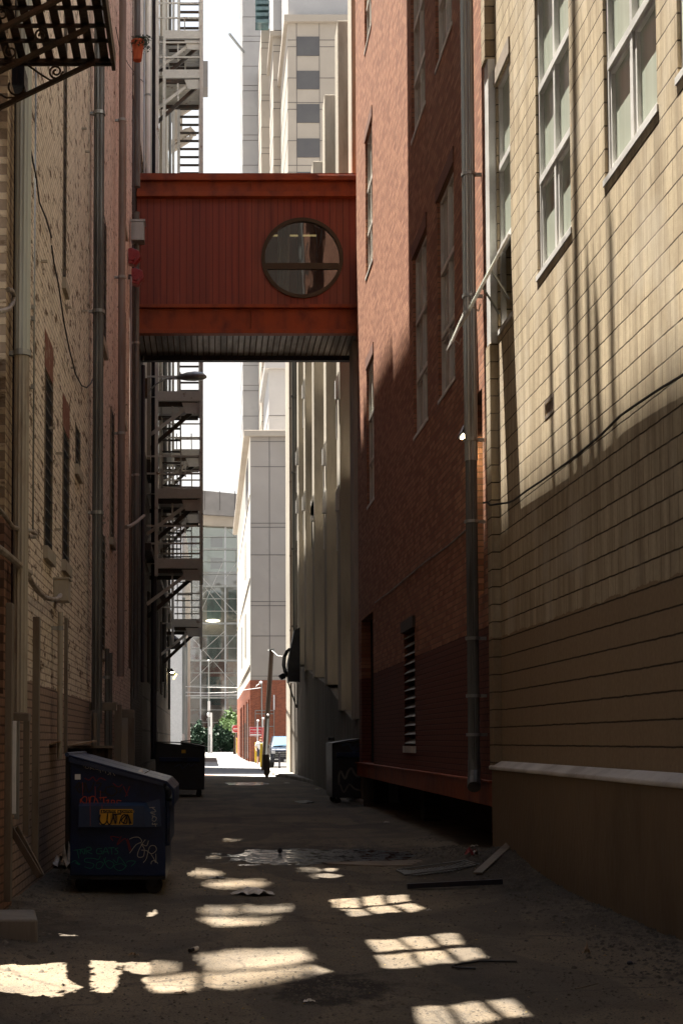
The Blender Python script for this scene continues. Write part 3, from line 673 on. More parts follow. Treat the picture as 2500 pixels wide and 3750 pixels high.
for px_, mt, r, nm in ((1063, M_brownpipe, .035, 'downpipe'), (1079, M_galvd, .10, 'downpipe')):
    Y = 58.2 if px_ == 1063 else 56.2; X = onY(px_, 1800, Y)[0]
    m = MB(); m.tube([(X, Y, 4.0), (X, Y, 22)], r, 8)
    for z in (6.2, 9.4, 12.6, 15.8, 19): m.tube([(X, Y, z), (X, Y, z+.08)], r*1.5, 8)
    tag(m.build(nm, mt), 'thin brown pipe on the end of the garage' if px_ == 1063 else 'dark grey banded pipe beside the garage fins', 'pipe')
# dark cabinet on a bracket at the end of the garage
cb = root('wall_cabinet', (3.3, 52, 5), 'dark sheet metal cabinet on brackets on the garage corner', 'cabinet')
def oy(x, y, Y=52.0): a = onY(x, y, Y); return (a[0], a[1])
m = MB(); m.prism([oy(1076,2310), oy(1096,2300), oy(1096,2500), oy(1053,2498), oy(1052,2430)], 'y', 51.6, 52.6); m.build('cabinet_body', M_blackplastic, cb, bevel=.01)
m = MB(); m.bar((*[oy(1055,2498)[0]], 52, oy(1055,2498)[1]), (oy(1086,2592)[0], 52, oy(1086,2592)[1]), .05); m.bar((oy(1088,2498)[0], 52, oy(1088,2498)[1]), (oy(1088,2592)[0], 52, oy(1088,2592)[1]), .05); m.build('bracket', M_black, cb)
for dx in (0, 7):
    m = MB(); m.tube([(oy(a+dx, b)[0], 51.9, oy(a+dx, b)[1]) for a, b in ((1060,2375),(1048,2385),(1038,2405),(1035,2435),(1040,2460),(1052,2480))], .035, 6)
    m.build('cable', M_wire, cb)
fl = root('flood_light', (3.1, 55, 4), 'small black floodlight on an arm under the dark cabinet', 'lamp')
m = MB(); m.prism([oy(1018,2475,53), oy(1034,2466,53), oy(1050,2468,53), oy(1046,2484,53), oy(1030,2490,53)], 'y', 52.8, 53.2); m.build('lamp_head', M_blackplastic, fl, bevel=.01)
m = MB(); m.bar((oy(1046,2474,53)[0], 53, oy(1046,2474,53)[1]), (oy(1060,2474,53)[0], 53, oy(1060,2474,53)[1]), .05); m.build('arm', M_galv, fl)
# ================================================================ grey panel building with brick base
gb = root('panel_building', (5, 110, 0), 'grey panel building on a red brick base behind the parking lot', 'building')
YG = 100.0
gx0 = onY(918, 2200, YG)[0]; gz_ = lambda p: onY(980, p, YG)[1]
zt2, zbk = gz_(1600), gz_(2491)
m = MB(); m.box(gx0, 20, YG, 147, zbk, zt2); m.build('wall', M_panelg, gb)
m = MB(); m.box(gx0-.5, 20, YG-.3, 148, zt2, zt2+.45); m.build('cornice', M_panelb, gb, bevel=.03)
m = MB(); m.box(gx0-.06, 20, YG-.06, 147.5, -.1, zbk-.002); m.build('brick_base', M_brickx, gb)
MB().box(gx0-.04, gx0-.002, YG+.0, 147, zbk, zt2-.01).build('sunlit_side_tint', surf('painted_sunlight_cream', (.84,.80,.72), (.76,.72,.63), .5, .85), gb)  # sunlight on this side is put into a paler cream colour
m = MB()
for p in (1617, 1709, 1916, 1931, 2032, 2203, 2218, 2329, 2476): m.box(gx0, 20, YG-.02, YG-.002, gz_(p)-.02, gz_(p)+.02)
for xp in (987,): X = onY(xp, 2000, YG)[0]; m.box(X-.02, X+.02, YG-.022, YG-.001, zbk, zt2); m.box(X+4, X+4.04, YG-.022, YG-.001, zbk, zt2)
m.build('joint', M_joint, gb)
# features on the sunlit alley side
def sy(x, y): return onX(x, y, gx0)
a = sy(903, 1735); b = sy(911, 1905)
m = MB(); m.box(gx0-.07, gx0-.041, b[0], a[0], min(a[1], b[1])+1, a[1]); m.build('tall_louvre', M_joint, gb)
for (y0, y1, z0, z1) in ((112, 114, 8.5, 12), (124, 126.5, 8.2, 12), (136, 139, 8.2, 12), (112, 114, 15, 18)):
    MB().box(gx0-.07, gx0-.041, y0, y1, z0, z1).build('window', M_greywin, gb)
m = MB()
for z in (7.0, 13.4, 19.6): m.box(gx0-.09, gx0-.041, YG+.01, 146.9, z, z+.10)
m.build('string_course', M_panelb, gb)
for (y0, y1, z0, z1, mt) in ((104, 106.5, .2, 4.4, M_joint), (110.5, 114, 0, 3.0, M_dark), (119, 122, 0, 3, M_dark), (130, 134, .2, 3, M_dark)):
    mm = MB(); mm.box(gx0-.10, gx0-.062, y0, y1, z0, z1); mm.build('service_door', mt, gb)
for y in (101.2, 107.5, 115.5, 117.0, 125.0, 128.5): MB().box(gx0-.16, gx0-.062, y, y+.7, 0, 4.6).build('brick_pier', M_brickx, gb)
# conduit ladder drawn on the brick front
m = MB(); 
for xp in (935, 1003): X = onY(xp, 2650, YG)[0]; m.tube([(X, YG-.12, gz_(2602)), (X, YG-.12, gz_(2700))], .03, 6)
for yp in (2602, 2614, 2660): m.tube([(onY(935, yp, YG)[0], YG-.12, gz_(yp)), (onY(1003, yp, YG)[0], YG-.12, gz_(yp))], .03, 6)
m.build('conduit', M_galv, gb)
X = onY(1003, 2600, YG)[0]; MB().box(X-.05, X+.05, YG-.2, YG-.1, gz_(2600), gz_(2545)).build('white_conduit', M_white, gb)
# ================================================================ pale towers far behind
def tower(name, x0, x1, Y, depth, ztop, mt, label, joints=(), zc=None, cap=None):
    t = root(name, ((x0+x1)/2, Y, 0), label, 'building', 'pale tower blocks beyond the footbridge')
    MB().box(x0, x1, Y, Y+depth, -.1, ztop).build('wall', mt, t)
    m = MB(); z = 4.0; k = 0
    while z < ztop - 1:
        m.box(x0, x1, Y-.025, Y-.002, z-.03, z+.03)
        if k % 2: m.box(x0, x1, Y-.025, Y-.002, z+.75, z+.81)
        m.box(x0-.025, x0-.002, Y, Y+depth, z-.03, z+.03)
        z += 3.6; k += 1
    for X in joints: m.box(X-.03, X+.03, Y-.027, Y-.001, 0, ztop)
    if m.v: m.build('joint', M_joint, t)
    if cap: MB().box(x0-.4, x1+.4, Y-.4, Y+depth, ztop+.002, ztop+cap).build('cornice', mt, t)
    return t
X = lambda p, Y: onY(p, 900, Y)[0]
t1 = tower('tower_block', X(889,190), X(956,190), 190, 14, 130, M_panelw, 'leftmost pale tower, bluish white and edged by the sky')
t2 = tower('tower_block', X(958,178), X(990,178), 178, 12, onY(970,105,178)[1], M_panelb, 'narrow beige tower slab just right of the bluish one')
t3 = tower('tower_block', X(1002,165), X(1047,165), 165, 10, onY(1020,136,165)[1], M_panelb, 'middle beige tower slab with stacked panel joints', cap=.6)
t3b = MB().box(X(1002,165), X(1047,165), 164.6, 175, onY(1020,136,165)[1]+.7, 140).build('upper_wall', M_panelw, t3)
t4 = tower('tower_block', X(1055,150), X(1055,150)+22, 150, 16, onY(1200,85,150)[1], M_panelb, 'broad beige tower with a column of square grey windows', joints=(X(1088,150), X(1172,150)), cap=.8)
MB().box(X(1058,150), X(1058,150)+22, 150.4, 166, onY(1200,85,150)[1]+.81, 120).build('upper_wall', M_panelw, t4)
for (a, b) in ((135,205),(260,327),(382,450),(508,577),(632,700),(756,824)):
    z1, z0 = onY(1130, a, 150)[1], onY(1130, b, 150)[1]
    MB().box(X(1088,150)+.04, X(1172,150)-.04, 149.93, 149.998, z0, z1).build('window', M_greywin, t4)
    MB().box(X(1262,150)+.04, X(1346,150)-.04, 149.93, 149.998, z0, z1).build('window', M_greywin, t4)
t5 = tower('tower_block', X(983,130), X(983,130)+16, 130, 13, onY(1010,1352,130)[1], M_panelw, 'lower pale block with a flat cornice just behind the grey building', cap=.7)
lvr = root('sun_louvre', (X(960,176), 176, 90), 'dark horizontal sun louvres at the top of the pale tower', 'louvre')
for yp in (4, 30, 52, 74, 98):
    z = onY(960, yp, 176)[1]; MB().box(X(936,176), X(986,176), 174.5, 176.5, z-.22, z+.22).build('louvre_blade', M_teal, lvr)
hp = onY(840, 110, 185); hq = onY(880, 124, 185)
tag(MB().bar((hp[0], 186, hp[1]), (hq[0]+.6, 190, hq[1]), .25).build('roof_bracket', M_galv), 'small grey arm sticking out of the bluish tower against the sky', 'bracket')
# ================================================================ glass building at the alley end
gl = root('glass_building', (0, 200, 0), 'glass fronted building with diagonal braces closing the alley', 'building')
YGl = 200.0
X = lambda p: onY(p, 2200, YGl)[0]; Z = lambda p: onY(800, p, YGl)[1]
zt3, zs0, zs1 = Z(1806), Z(1870), Z(1905)
xa_, xb_ = -14, 12
m = MB(); m.prism([(xa_, zs0), (xb_, zs0-1.6), (xb_, zt3-1.2), (xa_, zt3+1.4)], 'y', YGl-1.6, YGl+1); m.build('metal_fascia', M_greywall, gl)
m = MB()
for k in range(12): x = xa_ + k*2.2; m.box(x-.05, x+.05, YGl-1.64, YGl-1.601, zs0-.2, zt3)
m.build('joint', M_joint, gl)
m = MB(); m.prism([(xa_, zs1-.2), (xb_, zs1-1.6), (xb_, zs0-1.62), (xa_, zs0-.02)], 'y', YGl-1.0, YGl+1); m.build('soffit_band', M_panelb, gl)
m = MB(); m.quad((xa_, YGl, 0), (xb_, YGl, 0), (xb_, YGl, zs1), (xa_, YGl, zs1))
g2 = N('curtain_wall_glass'); gt = g2.new('ShaderNodeBsdfTransparent'); gt.inputs[0].default_value = (.72,.80,.77,1); gg = g2.new('ShaderNodeBsdfGlossy'); gg.inputs['Roughness'].default_value = .05
g2.l(g2.bump(g2.noise(g2.pos(), .5, 1), .3, .05), gg.inputs['Normal'])
mx = g2.new('ShaderNodeMixShader'); mx.inputs[0].default_value = .25; g2.l(gt.outputs[0], mx.inputs[1]); g2.l(gg.outputs[0], mx.inputs[2]); g2.l(mx.outputs[0], g2.t.nodes['Material Output'].inputs['Surface'])
m.build('glass', g2.m, gl)
# stand-in for the reflection in the glass: plaster and brick walls, tall windows
MB().box(xa_, xb_, YGl+2.6, YGl+3, Z(2085), zs1+2).build('reflection_wall_upper', surf('reflection_green', (.36,.40,.36), (.30,.34,.31), .3, .8), gl)
MB().box(xa_, xb_, YGl+2.6, YGl+3, Z(2140), Z(2085)-.01).build('reflection_band', surf('reflection_brown', (.20,.165,.15), None, .3, .8), gl)
MB().box(xa_, xb_, YGl+2.6, YGl+3, Z(2330), Z(2140)-.01).build('reflection_wall_middle', surf('reflection_taupe', (.27,.24,.215), (.24,.21,.19), .3, .8), gl)
MB().box(xa_, xb_, YGl+2.6, YGl+3, 0, Z(2330)-.01).build('reflection_wall_lower', surf('reflection_mauve', (.20,.165,.16), (.13,.05,.045), .25, .8, lo=.5, hi=.55), gl)
for (a, b, c, d) in ((758,810,2155,2265),(838,868,2155,2265),(758,810,2320,2410),(838,868,2320,2410),(758,810,2475,2580),(838,868,2475,2580)):
    MB().box(X(a), X(b), YGl+2.5, YGl+2.59, Z(d), Z(c)).build('reflection_window', M_teal, gl)
for (a, b, c, d) in ((772,816,1955,1995),(772,816,2035,2075),(690,718,1955,1995),(690,718,2035,2075)):
    MB().box(X(a), X(b), YGl+2.5, YGl+2.59, Z(d), Z(c)).build('reflection_window', M_greywin, gl)
m = MB(); vs = [735-90*k for k in range(4)] + [825, 915]
for xp in (645, 735, 825, 915): m.box(X(xp)-.08, X(xp)+.08, YGl-.3, YGl-.05, 0, zs1)
m.build('mullion', M_whitewall, gl)
m = MB(); p = 1922; k = 0
while p < 2720:
    h = .13 if k % 3 == 2 else .04; m.box(xa_, xb_, YGl-.34, YGl-.04, Z(p)-h, Z(p)+h); p += 45.2; k += 1
m.build('transom', M_galv, gl)
m = MB()
for (a, b) in (((735,2130),(825,2245)),((735,2245),(825,2040)),((735,2390),(825,2310)),((690,2320),(780,2420)),((780,2420),(868,2320)),((690,2510),(780,2420)),((780,2420),(868,2520)),((825,1930),(868,1970)),((825,2120),(868,2060)),((735,2110),(868,2250)),((680,2240),(760,2160))):
    m.bar((X(a[0]), YGl-.2, Z(a[1])), (X(b[0]), YGl-.2, Z(b[1])), .055)
m.build('brace', M_winframe, gl)
MB().box(xa_, xb_, YGl-.5, YGl-.35, 0, Z(2625)*.0+ .6).build('plinth', M_panelg, gl)
m = MB(); m.ball((X(780), YGl+1.5, Z(2270)), 1.1, .5, .25, 12); m.build('ceiling_lamp', emit('warm_lamp', (1,.82,.55), .9), gl)
# ================================================================ white building far left
wb = root('white_building', (-6, 82, 0), 'white plastered building with blue windows beyond the left fire escape', 'building')
YW = 84.0; XW = onY(660, 2400, YW)[0]
m = MB(); m.box(-14, XW, YW, 128, -.1, 17.5); m.build('wall', M_greywall, wb)
m = MB(); m.box(XW-.9, XW+.12, YW-.3, YW-.002, -.1, 17.6); m.build('corner_strip', M_white, wb)
for k in range(3):
    z0 = onY(640, 2505, YW)[1] + k*3.2; x1_ = XW - .98; fr = MB().box(x1_-.8, x1_, YW-.08, YW-.002, z0, z0+2.3).build('window', M_white, wb)
    MB().box(x1_-.72, x1_-.06, YW-.10, YW-.082, z0+.08, z0+1.1).build('pane', M_teal, fr); MB().box(x1_-.72, x1_-.06, YW-.10, YW-.082, z0+1.2, z0+2.2).build('pane', M_teal, fr)
for (y0, y1, z0, z1) in ((90, 91, 2, 11), (100, 101, 1, 9)): MB().box(XW+.002, XW+.2, y0, y1, z0, z1).build('wall_box', M_galv, wb)

# ================================================================ left side: facades
def ztop(Y):
    """just above the upper edge of the frame on the left facade plane"""
    lo, hi = 0.0, 60.0
    for _ in range(40):
        mid = (lo+hi)/2; x, y = proj(XL, Y, mid)
        if y > -30: lo = mid
        else: hi = mid
    return hi
def topfn(Y): return 1.9 if Y < 11.55 else ztop(Y) + .15
# light patches on the pavement, cut as gaps into an added unseen screen
S = lambda L, ox, oy, k: [(ox+a*k, oy+b*k) for a, b in L]
k5 = .797
PATCH = [
 S([(-40,690),(180,655),(330,650),(345,700),(330,730),(430,780),(290,828),(150,822),(-40,800)],0,3000,k5),
 S([(430,642),(580,640),(585,690),(575,800),(440,808)],0,3000,k5),
 S([(590,640),(840,650),(850,692),(650,712),(592,700)],0,3000,k5),
 S([(640,722),(930,702),(912,790),(740,796)],0,3000,k5),
 S([(900,622),(1130,600),(1420,596),(1460,650),(1380,672),(1150,684),(960,690)],0,3000,k5),
 S([(950,698),(1200,690),(1480,675),(1560,700),(1350,742),(1220,760),(1060,782),(960,768)],0,3000,k5),
 S([(330,412),(600,405),(740,412),(752,446),(600,456),(430,440)],0,3000,k5),
 S([(380,462),(480,460),(640,505),(560,520),(440,540),(260,536)],0,3000,k5),
 S([(940,398),(1100,395),(1110,436),(950,440)],0,3000,k5), S([(1130,392),(1345,389),(1350,408),(1250,430),(1130,438)],0,3000,k5),
 S([(930,452),(1312,448),(1240,488),(1000,497)],0,3000,k5),
 S([(0,360),(90,356),(100,398),(0,402)],1250,3000,k5), S([(112,354),(200,350),(214,388),(120,395)],1250,3000,k5), S([(222,350),(310,345),(322,374),(236,384)],1250,3000,k5),
 S([(-38,362),(-8,361),(-8,402),(-14,404)],1250,3000,k5),
 S([(6,412),(110,403),(150,440),(70,448)],1250,3000,k5), S([(124,402),(240,394),(290,430),(180,436)],1250,3000,k5), S([(256,392),(338,384),(390,412),(330,430)],1250,3000,k5),
 S([(130,553),(270,544),(330,600),(180,612)],1250,3000,k5), S([(286,543),(400,535),(468,582),(345,597)],1250,3000,k5), S([(435,532),(548,526),(568,574),(492,579)],1250,3000,k5),
 S([(172,624),(330,610),(380,680),(222,690)],1250,3000,k5), S([(348,609),(480,596),(552,655),(400,672)],1250,3000,k5), S([(508,594),(630,588),(688,638),(574,650)],1250,3000,k5),
 S([(360,862),(492,852),(560,960),(390,960)],1250,3000,k5), S([(522,845),(652,826),(742,905),(640,938),(585,952)],1250,3000,k5), S([(690,825),(802,815),(884,895),(790,905)],1250,3000,k5),
]
def ell(cx, cy, rx, ry): return [(cx+rx*math.cos(a), cy+ry*math.sin(a)) for a in [2*math.pi*i/12 for i in range(12)]]
for cx, cy, rx, ry in ((1100,297,150,19),(935,250,95,18),(1440,232,48,11),(1530,229,30,8),(1520,262,66,13),(1400,60,0,0),(820,118,62,11),(800,95,34,7),(960,88,52,6),(1057,87,42,6),(1345,80,36,7),(985,162,28,7),(780,192,40,9),(775,168,20,6)):
    if rx: PATCH.append(ell(cx*k5, 3000+cy*k5, rx*k5, ry*k5))
for cx, cy, rx, ry in ((70,215,38,7),(262,213,100,8),(485,204,44,6)): PATCH.append(ell(600+cx*.829, 2800+cy*.829, rx*.829, ry*.829))
def inside(px, py, poly):
    c = False; j = len(poly)-1
    for i in range(len(poly)):
        xi, yi = poly[i]; xj, yj = poly[j]
        if (yi > py) != (yj > py) and px < (xj-xi)*(py-yi)/(yj-yi)+xi: c = not c
        j = i
    return c
PATCH = [[(sum(p[0] for p in q)/len(q)*(.05)+x*.95, sum(p[1] for p in q)/len(q)*(.06)+y*.94) for x, y in q] for q in PATCH]
BB = [(min(p[0] for p in q), max(p[0] for p in q), min(p[1] for p in q), max(p[1] for p in q), q) for q in PATCH]
OFF = [(0,0),(0,0),(22,0),(-22,0),(0,8),(0,-8),(15,6),(-15,-6),(-15,6),(15,-6)]
BAY = ((0,7,3),(6,5,2),(4,1,8))
def open_at(Yp, Zp, i, j):
    """how far the added sun screen is open at this cell: soft towards the edge of each gap"""
    X = XL + Zp/ST; Y = Yp - SK*(X-XL)
    if Y < 6.5: return False
    px, py = proj(X, Y, 0.0)
    px += 7*noise.noise(Vector((X*5, Y*3, 1))); py += 5*noise.noise(Vector((X*4, Y*3, 8)))
    near = [b[4] for b in BB if b[0]-24 <= px <= b[1]+24 and b[2]-10 <= py <= b[3]+10]
    if not near: return False
    left = px < 1170
    if left: q = sum(any(inside(px+a, py+c, n_) for n_ in near) for a, c in OFF)/len(OFF)
    else: q = 1.0 if any(inside(px, py, n_) for n_ in near) else 0
    lev = q * ((.34 + .9*max(0, noise.noise(Vector((X*1.6, Y*1.1, 4)))+.25)) if left else .8)
    if left and Zp < 10.5: return q*(.80 + .55*noise.noise(Vector((X*3.2, Y*2.2, 4))) + .35*noise.noise(Vector((X*11, Y*7, 2)))) > .55
    return lev > (BAY[i % 3][j % 3]+.5)/9
def screen(ya, yb, zhi, zsplit=36.0):
    m = MB(); XS = XL-.03; dz, dy = .08, .01; z = 1.5; j = 0
    while z < zsplit:
        start = None; ny = int(round((yb-ya)/dy))
        for i in range(ny+1):
            y = ya + i*dy
            o = i < ny and z+dz > topfn(y)-1.2 and not open_at(y+dy/2, z+dz/2, i, j)
            if o and start is None: start = y
            if not o and start is not None:
                m.quad((XS, start, z), (XS, y, z), (XS, y, z+dz), (XS, start, z+dz)); start = None
        z += dz; j += 1
    m.quad((XS, ya, z), (XS, yb, z), (XS, yb, zhi), (XS, ya, zhi))
    return m
M_screen = surf('dull_sheet_steel', (.10,.09,.08), (.08,.07,.06), .5, .7, .1, .1)
HLOW = 4.58 + 5.3*ST
s1 = screen(-12, 23.6, HLOW).build('added_sun_screen', M_screen); tag(s1, 'added unseen steel screen above the left facades, its gaps shaping the sun patches', 'screen')  # added out of view so sun reaches the ground only in patches
# ---- near tan brick building, cream building, pinkish building
def lw(px, pt, pb, x2=None):
    """window on the left facade from photo x range and top/bottom at the near edge"""
    ya = onX(px[0], (pt+pb)/2, XL)[0]; yb = onX(px[1], (pt+pb)/2, XL)[0]
    return (ya, yb, onX(px[0], pb, XL)[1], onX(px[0], pt, XL)[1])
YA, YBd, YC, YD = 12.15, 20.55, 31.2, 36.2
nb = root('tan_brick_building', (XL, 5, 0), 'worn tan brick wall at the left edge of the alley', 'building')
m = MB(); wall_x(m, XL+.05, -1, -14, YA-.02, -.3, 9.2, (), T=.2, top=lambda y: topfn(y), ys=[11.55, 11.9], zs=[1.9, 8.0, 8.3, 8.6]); m.build('wall', M_yellow, nb)
cbd = root('cream_brick_building', (XL, 16, 0), 'cream painted brick building with barred windows on the left', 'building')
W1 = lw((163,191), 1340, 2000); W2 = lw((229,252), 1560, 2050); W3 = lw((276,293), 1545, 1700); W0 = lw((233,244), -400, 1030); W4 = lw((92,120), 2180, 2230)
wins = [W1, W2, W3, W0]
m = MB(); ysl = [YA + i*.6 for i in range(int((YBd-YA)/.6)+1)]
wall_x(m, XL, -1, YA, YBd, -.3, 13.5, wins, T=.3, top=lambda y: topfn(y+.3), ys=ysl, zs=[8+.3*i for i in range(18)]); m.build('wall', M_cream, cbd)
m = MB(); m.box(XL-.6, XL-.56, YA, YBd, -.3, 8.2); m.build('inner_partition', M_darkvoid, cbd)
def barred(parent, W, label=None):
    f = MB(); x = XL+.012
    f.box(x-.06, x, W[0], W[0]+.02, W[2], W[3]); f.box(x-.06, x, W[1]-.02, W[1], W[2], W[3])
    w = f.build('barred_window', M_post, parent, label=label)
    b = MB(); z = W[2]+.1; x = XL+.02
    while z < W[3]: b.box(x-.02, x-.008, W[0]+.03, W[1]-.03, z-.007, z+.007); z += .16
    b.build('window_bar', M_galvd, w)
    MB().box(XL-.05, XL-.012, W[0]+.002, W[1]-.002, W[2]+.002, W[3]-.002).build('void', M_darkvoid, w)
    MB().box(XL-.1, XL+.05, W[0]-.05, W[1]+.05, W[2]-.14, W[2]-.003).build('sill', M_creampipe, w)
    return w
for W in wins: barred(cbd, W)
M_bareb = surf('bare_brick_patch', (.20,.08,.05), (.30,.2,.14), 6, .9, 0, .5, lo=.55, hi=.6)
for W in (W1, W2):
    m = MB(); m.box(XL-.01, XL+.006, W[0]-.02, W[1]+.04, W[3]+.002, W[3]+.42); m.build('bare_brick_lintel', M_bareb, cbd)
pb = root('pink_brick_building', (XL, 26, 0), 'pinkish painted brick building carrying the left end of the footbridge', 'building')
PW = [(22.3, 23.2, 8.2, 10.4), (24.6, 25.3, 5.2, 7.6), (27.6, 28.6, 8.2, 10.6), (27.6, 28.6, 12.3, 14.7), (22.3, 23.2, 3.0, 5.0)]
m = MB(); ysl = [YBd + i*1.0 for i in range(11)]
wall_x(m, XL-.02, -1, YBd+.01, YC, -.3, 22, PW, T=.3, top=lambda y: topfn(y+.5), ys=ysl, zs=[12+.5*i for i in range(20)]); m.build('wall', M_pink, pb)
for W in PW: barred(pb, W)
m = MB(); m.box(XL-.6, XL-.56, YBd+.02, YC, -.3, 12); m.build('inner_partition', M_darkvoid, pb)
tw = MB().box(XL-.25, XL-.06, 23.6, 29.1, 0, 66).build('stair_tower', M_screen); tag(tw, 'tall blank stair tower rising behind the pinkish facade', 'tower')
rf = MB().box(XL-.25, XL-.06, 29.12, YC, 0, 9.2+5.3*ST).build('stair_block', M_screen); tag(rf, 'blank upper block behind the pinkish facade at the footbridge', 'building')
db = root('dark_brick_building', (XL, 33, 0), 'dark brick building under and beyond the left end of the footbridge', 'building')
MB().box(XL-6, XL, YC+.02, YD, -.3, 24).box(XL-.3, XL, YC+.02, YD, 24, 9.2+5.3*ST).build('wall', M_dark, db)
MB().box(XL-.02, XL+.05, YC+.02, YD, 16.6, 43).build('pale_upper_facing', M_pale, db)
pl = root('pale_building', (XL, 48, 0), 'pale grooved building carrying the fire escapes on the left', 'building')
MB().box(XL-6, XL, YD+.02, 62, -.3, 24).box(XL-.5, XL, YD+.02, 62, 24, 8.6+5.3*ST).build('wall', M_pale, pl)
m = MB(); 
for y in (38.5, 43.0, 47.5, 52.5, 58): m.box(XL+.002, XL+.10, y, y+.9, 9.0, 40.9)
m.build('pilaster', M_pale, pl)
for y in (40.2, 44.8, 49.6, 55):
    for z in (10.5, 14.3, 18.1, 21.9, 25.7, 29.5):
        f = MB().box(XL+.003, XL+.05, y, y+1.5, z, z+2.4).build('window', M_whitepipe, pl)
        MB().box(XL+.052, XL+.06, y+.12, y+1.38, z+.12, z+2.28).build('pane', M_teal, f)
for y in (39, 42, 45, 49, 53):
    m = MB(); z = 3.3
    f = MB().box(XL+.003, XL+.04, y, y+1.3, 3.2, 5.8).build('barred_window', M_fedark, pl)
    for kk in range(6): m.box(XL+.042, XL+.07, y+.1+kk*.2, y+.14+kk*.2, 3.2, 5.8)
    m.build('window_bar', M_galvd, f)
MB().box(XL+.002, XL+.22, YD+.1, 61.8, 6.6, 6.8).build('cornice', M_fedark, pl)
# scrolled corbel near the top
m = MB()
cx_, cz_ = onY(690, 470, 61.5)
m.box(XL+.1, cx_+.9, 61.2, 62.2, onY(700,330,61.5)[1], onY(700,235,61.5)[1])
m.build('corner_bay', M_greywall, pl)
m = MB()
def spiral(mb, cx, cz, r, turns, y, t, seg=6, ph=0, n=40, sgn=1):
    mb.tube([(cx + sgn*r*(1-k/n*.8)*math.cos(ph+turns*2*math.pi*k/n), y, cz + r*(1-k/n*.8)*math.sin(ph+turns*2*math.pi*k/n)) for k in range(n+1)], t, seg)
for px_, py_ in ((690,385),(688,500)):
    a, b = onY(px_, py_, 61.5); spiral(m, a, b, .32, 1.6, 61.4, .09)
    m.bar((a-.9, 61.4, b-.5), (a+.2, 61.4, b+.3), .22); m.bar((a-.9, 61.4, b-.8), (a+.1, 61.4, b-.15), .2)
m.box(XL+.1, onY(668,400,61.5)[0], 61.2, 62, onY(700,520,61.5)[1], onY(700,330,61.5)[1]-.002)
m.build('scrolled_corbel', M_panelb, pl)
rb2 = MB().box(-12, -2.45, 67, 81, -.1, 38).build('shadow_building', M_whitewall); tag(rb2, 'plain pale building added unseen behind the pale grooved one for its street shadow', 'building')  # added out of view to cast shade across the street
beh = MB().box(-14, 18, -42, -30, -.1, 50).build('street_building', M_dark); tag(beh, 'plain dark building closing the alley behind the camera', 'building')
beh2 = MB().box(XR, 16, -29.9, -14.05, -.1, 22).build('brick_building', M_brick); tag(beh2, 'red brick building behind the camera on the right', 'building')
beh3 = MB().box(-8, XL-.1, -29.9, -14.05, -.1, 30).build('cream_brick_building', M_cream); tag(beh3, 'cream brick building behind the camera on the left', 'building')
# ================================================================ fire escapes
def fire_escape(label, Yn, Yf, xin, xout, plats, rails, diag, zlo, zhi):
    """balconies at the given pixel heights; xin/xout = pixel x of wall post and outer post at the near face"""
    xi = onY(xin, 1500, Yn)[0]; xo = onY(xout, 1500, Yn)[0]
    fe = root('fire_escape', (XL, Yn, 0), label, 'fire escape', 'fire escapes on the pale left building')
    Z = lambda p: onY(650, p, Yn)[1]
    m = MB(); t = .09
    for (x, y) in ((xi, Yn), (xo, Yn), (xo, Yf)): m.box(x-t/2, x+t/2, y-t/2, y+t/2, zlo, zhi)
    m.build('post', M_feiron, fe)
    for p in plats:
        z = Z(p)
        m = MB(); m.box(xi, xo, Yn-.02, Yn+.03, z-.13, z+.15); m.box(xo-.03, xo+.02, Yn+.03, Yf, z-.12, z+.13); m.box(xi, xo, Yf-.03, Yf+.02, z-.12, z+.13)
        k = Yn+.1
        while k < Yf-.05: m.box(XL, xo-.04, k, k+.06, z+.0, z+.03); k += .11
        pf = m.build('platform', M_feiron, fe)
        MB().box(xi+.05, xo-.1, Yn+.06, Yn+.16, z-.26, z-.135).build('support_beam', M_fedark, pf)
        MB().box(XL, xo-.1, Yf-.3, Yf-.2, z-.24, z-.125).build('support_beam', M_fedark, pf)
        MB().bar((XL, Yn+.1, z-1.15), (xo-.35, Yn+.1, z-.26), .07, .09).build('brace', M_feiron, pf)
        MB().bar((XL, Yn+.35, z-1.5), (xo-.15, Yn+.35, z-.26), .09, .11).build('brace', M_fedark, pf)
        MB().bar((xi+.45, Yn+.1, z-.26), (xi+.45, Yn+.1, z-.85), .05).build('hanger', M_feiron, pf)
        m = MB(); m.prism([(xo-.55, z-.17), (xo-.02, z-.17), (xo-.02, z-.48), (xo-.45, z-.48)], 'y', Yn+.02, Yn+.05); m.build('gusset', M_feiron, pf)
        m = MB()
        for h in (.55, 1.05):
            m.box(XL, xo, Yn-.02, Yn+.02, z+h, z+h+.05); m.box(xo-.02, xo+.02, Yn, Yf, z+h, z+h+.05); m.box(xi, xo, Yf-.02, Yf+.02, z+h, z+h+.05)
        m.build('railing', M_feiron, pf)
    ps = sorted(Z(p) for p in plats)
    for a, b in zip(ps, ps[1:]):                     # steep stair flights between balconies
        n = 9; m = MB(); xs0, xs1 = xi+.12, xi+.66; ya, yb = Yf-.15, Yn+.35
        for k in range(n):
            t_ = (k+.5)/n; y = ya+(yb-ya)*t_; z = a+.1+(b-a-.1)*t_; m.box(xs0, xs1, y-.09, y+.09, z-.012, z+.012)
        st_ = m.build('stair_tread', M_fedark, fe)
        m = MB()
        for x in (xs0, xs1): m.bar((x, ya, a+.05), (x, yb, b), .03, .09); m.bar((x, ya, a+.95), (x, yb, b+.8), .035)
        m.build('stringer', M_feiron, fe)
    return fe
f1 = fire_escape('nearest iron fire escape seen under the footbridge, three stacked balconies', 38.5, 40.6, 574, 737, (2064, 1808, 1452), (), 0, onY(700, 2084, 38.5)[1]-.2, 28)
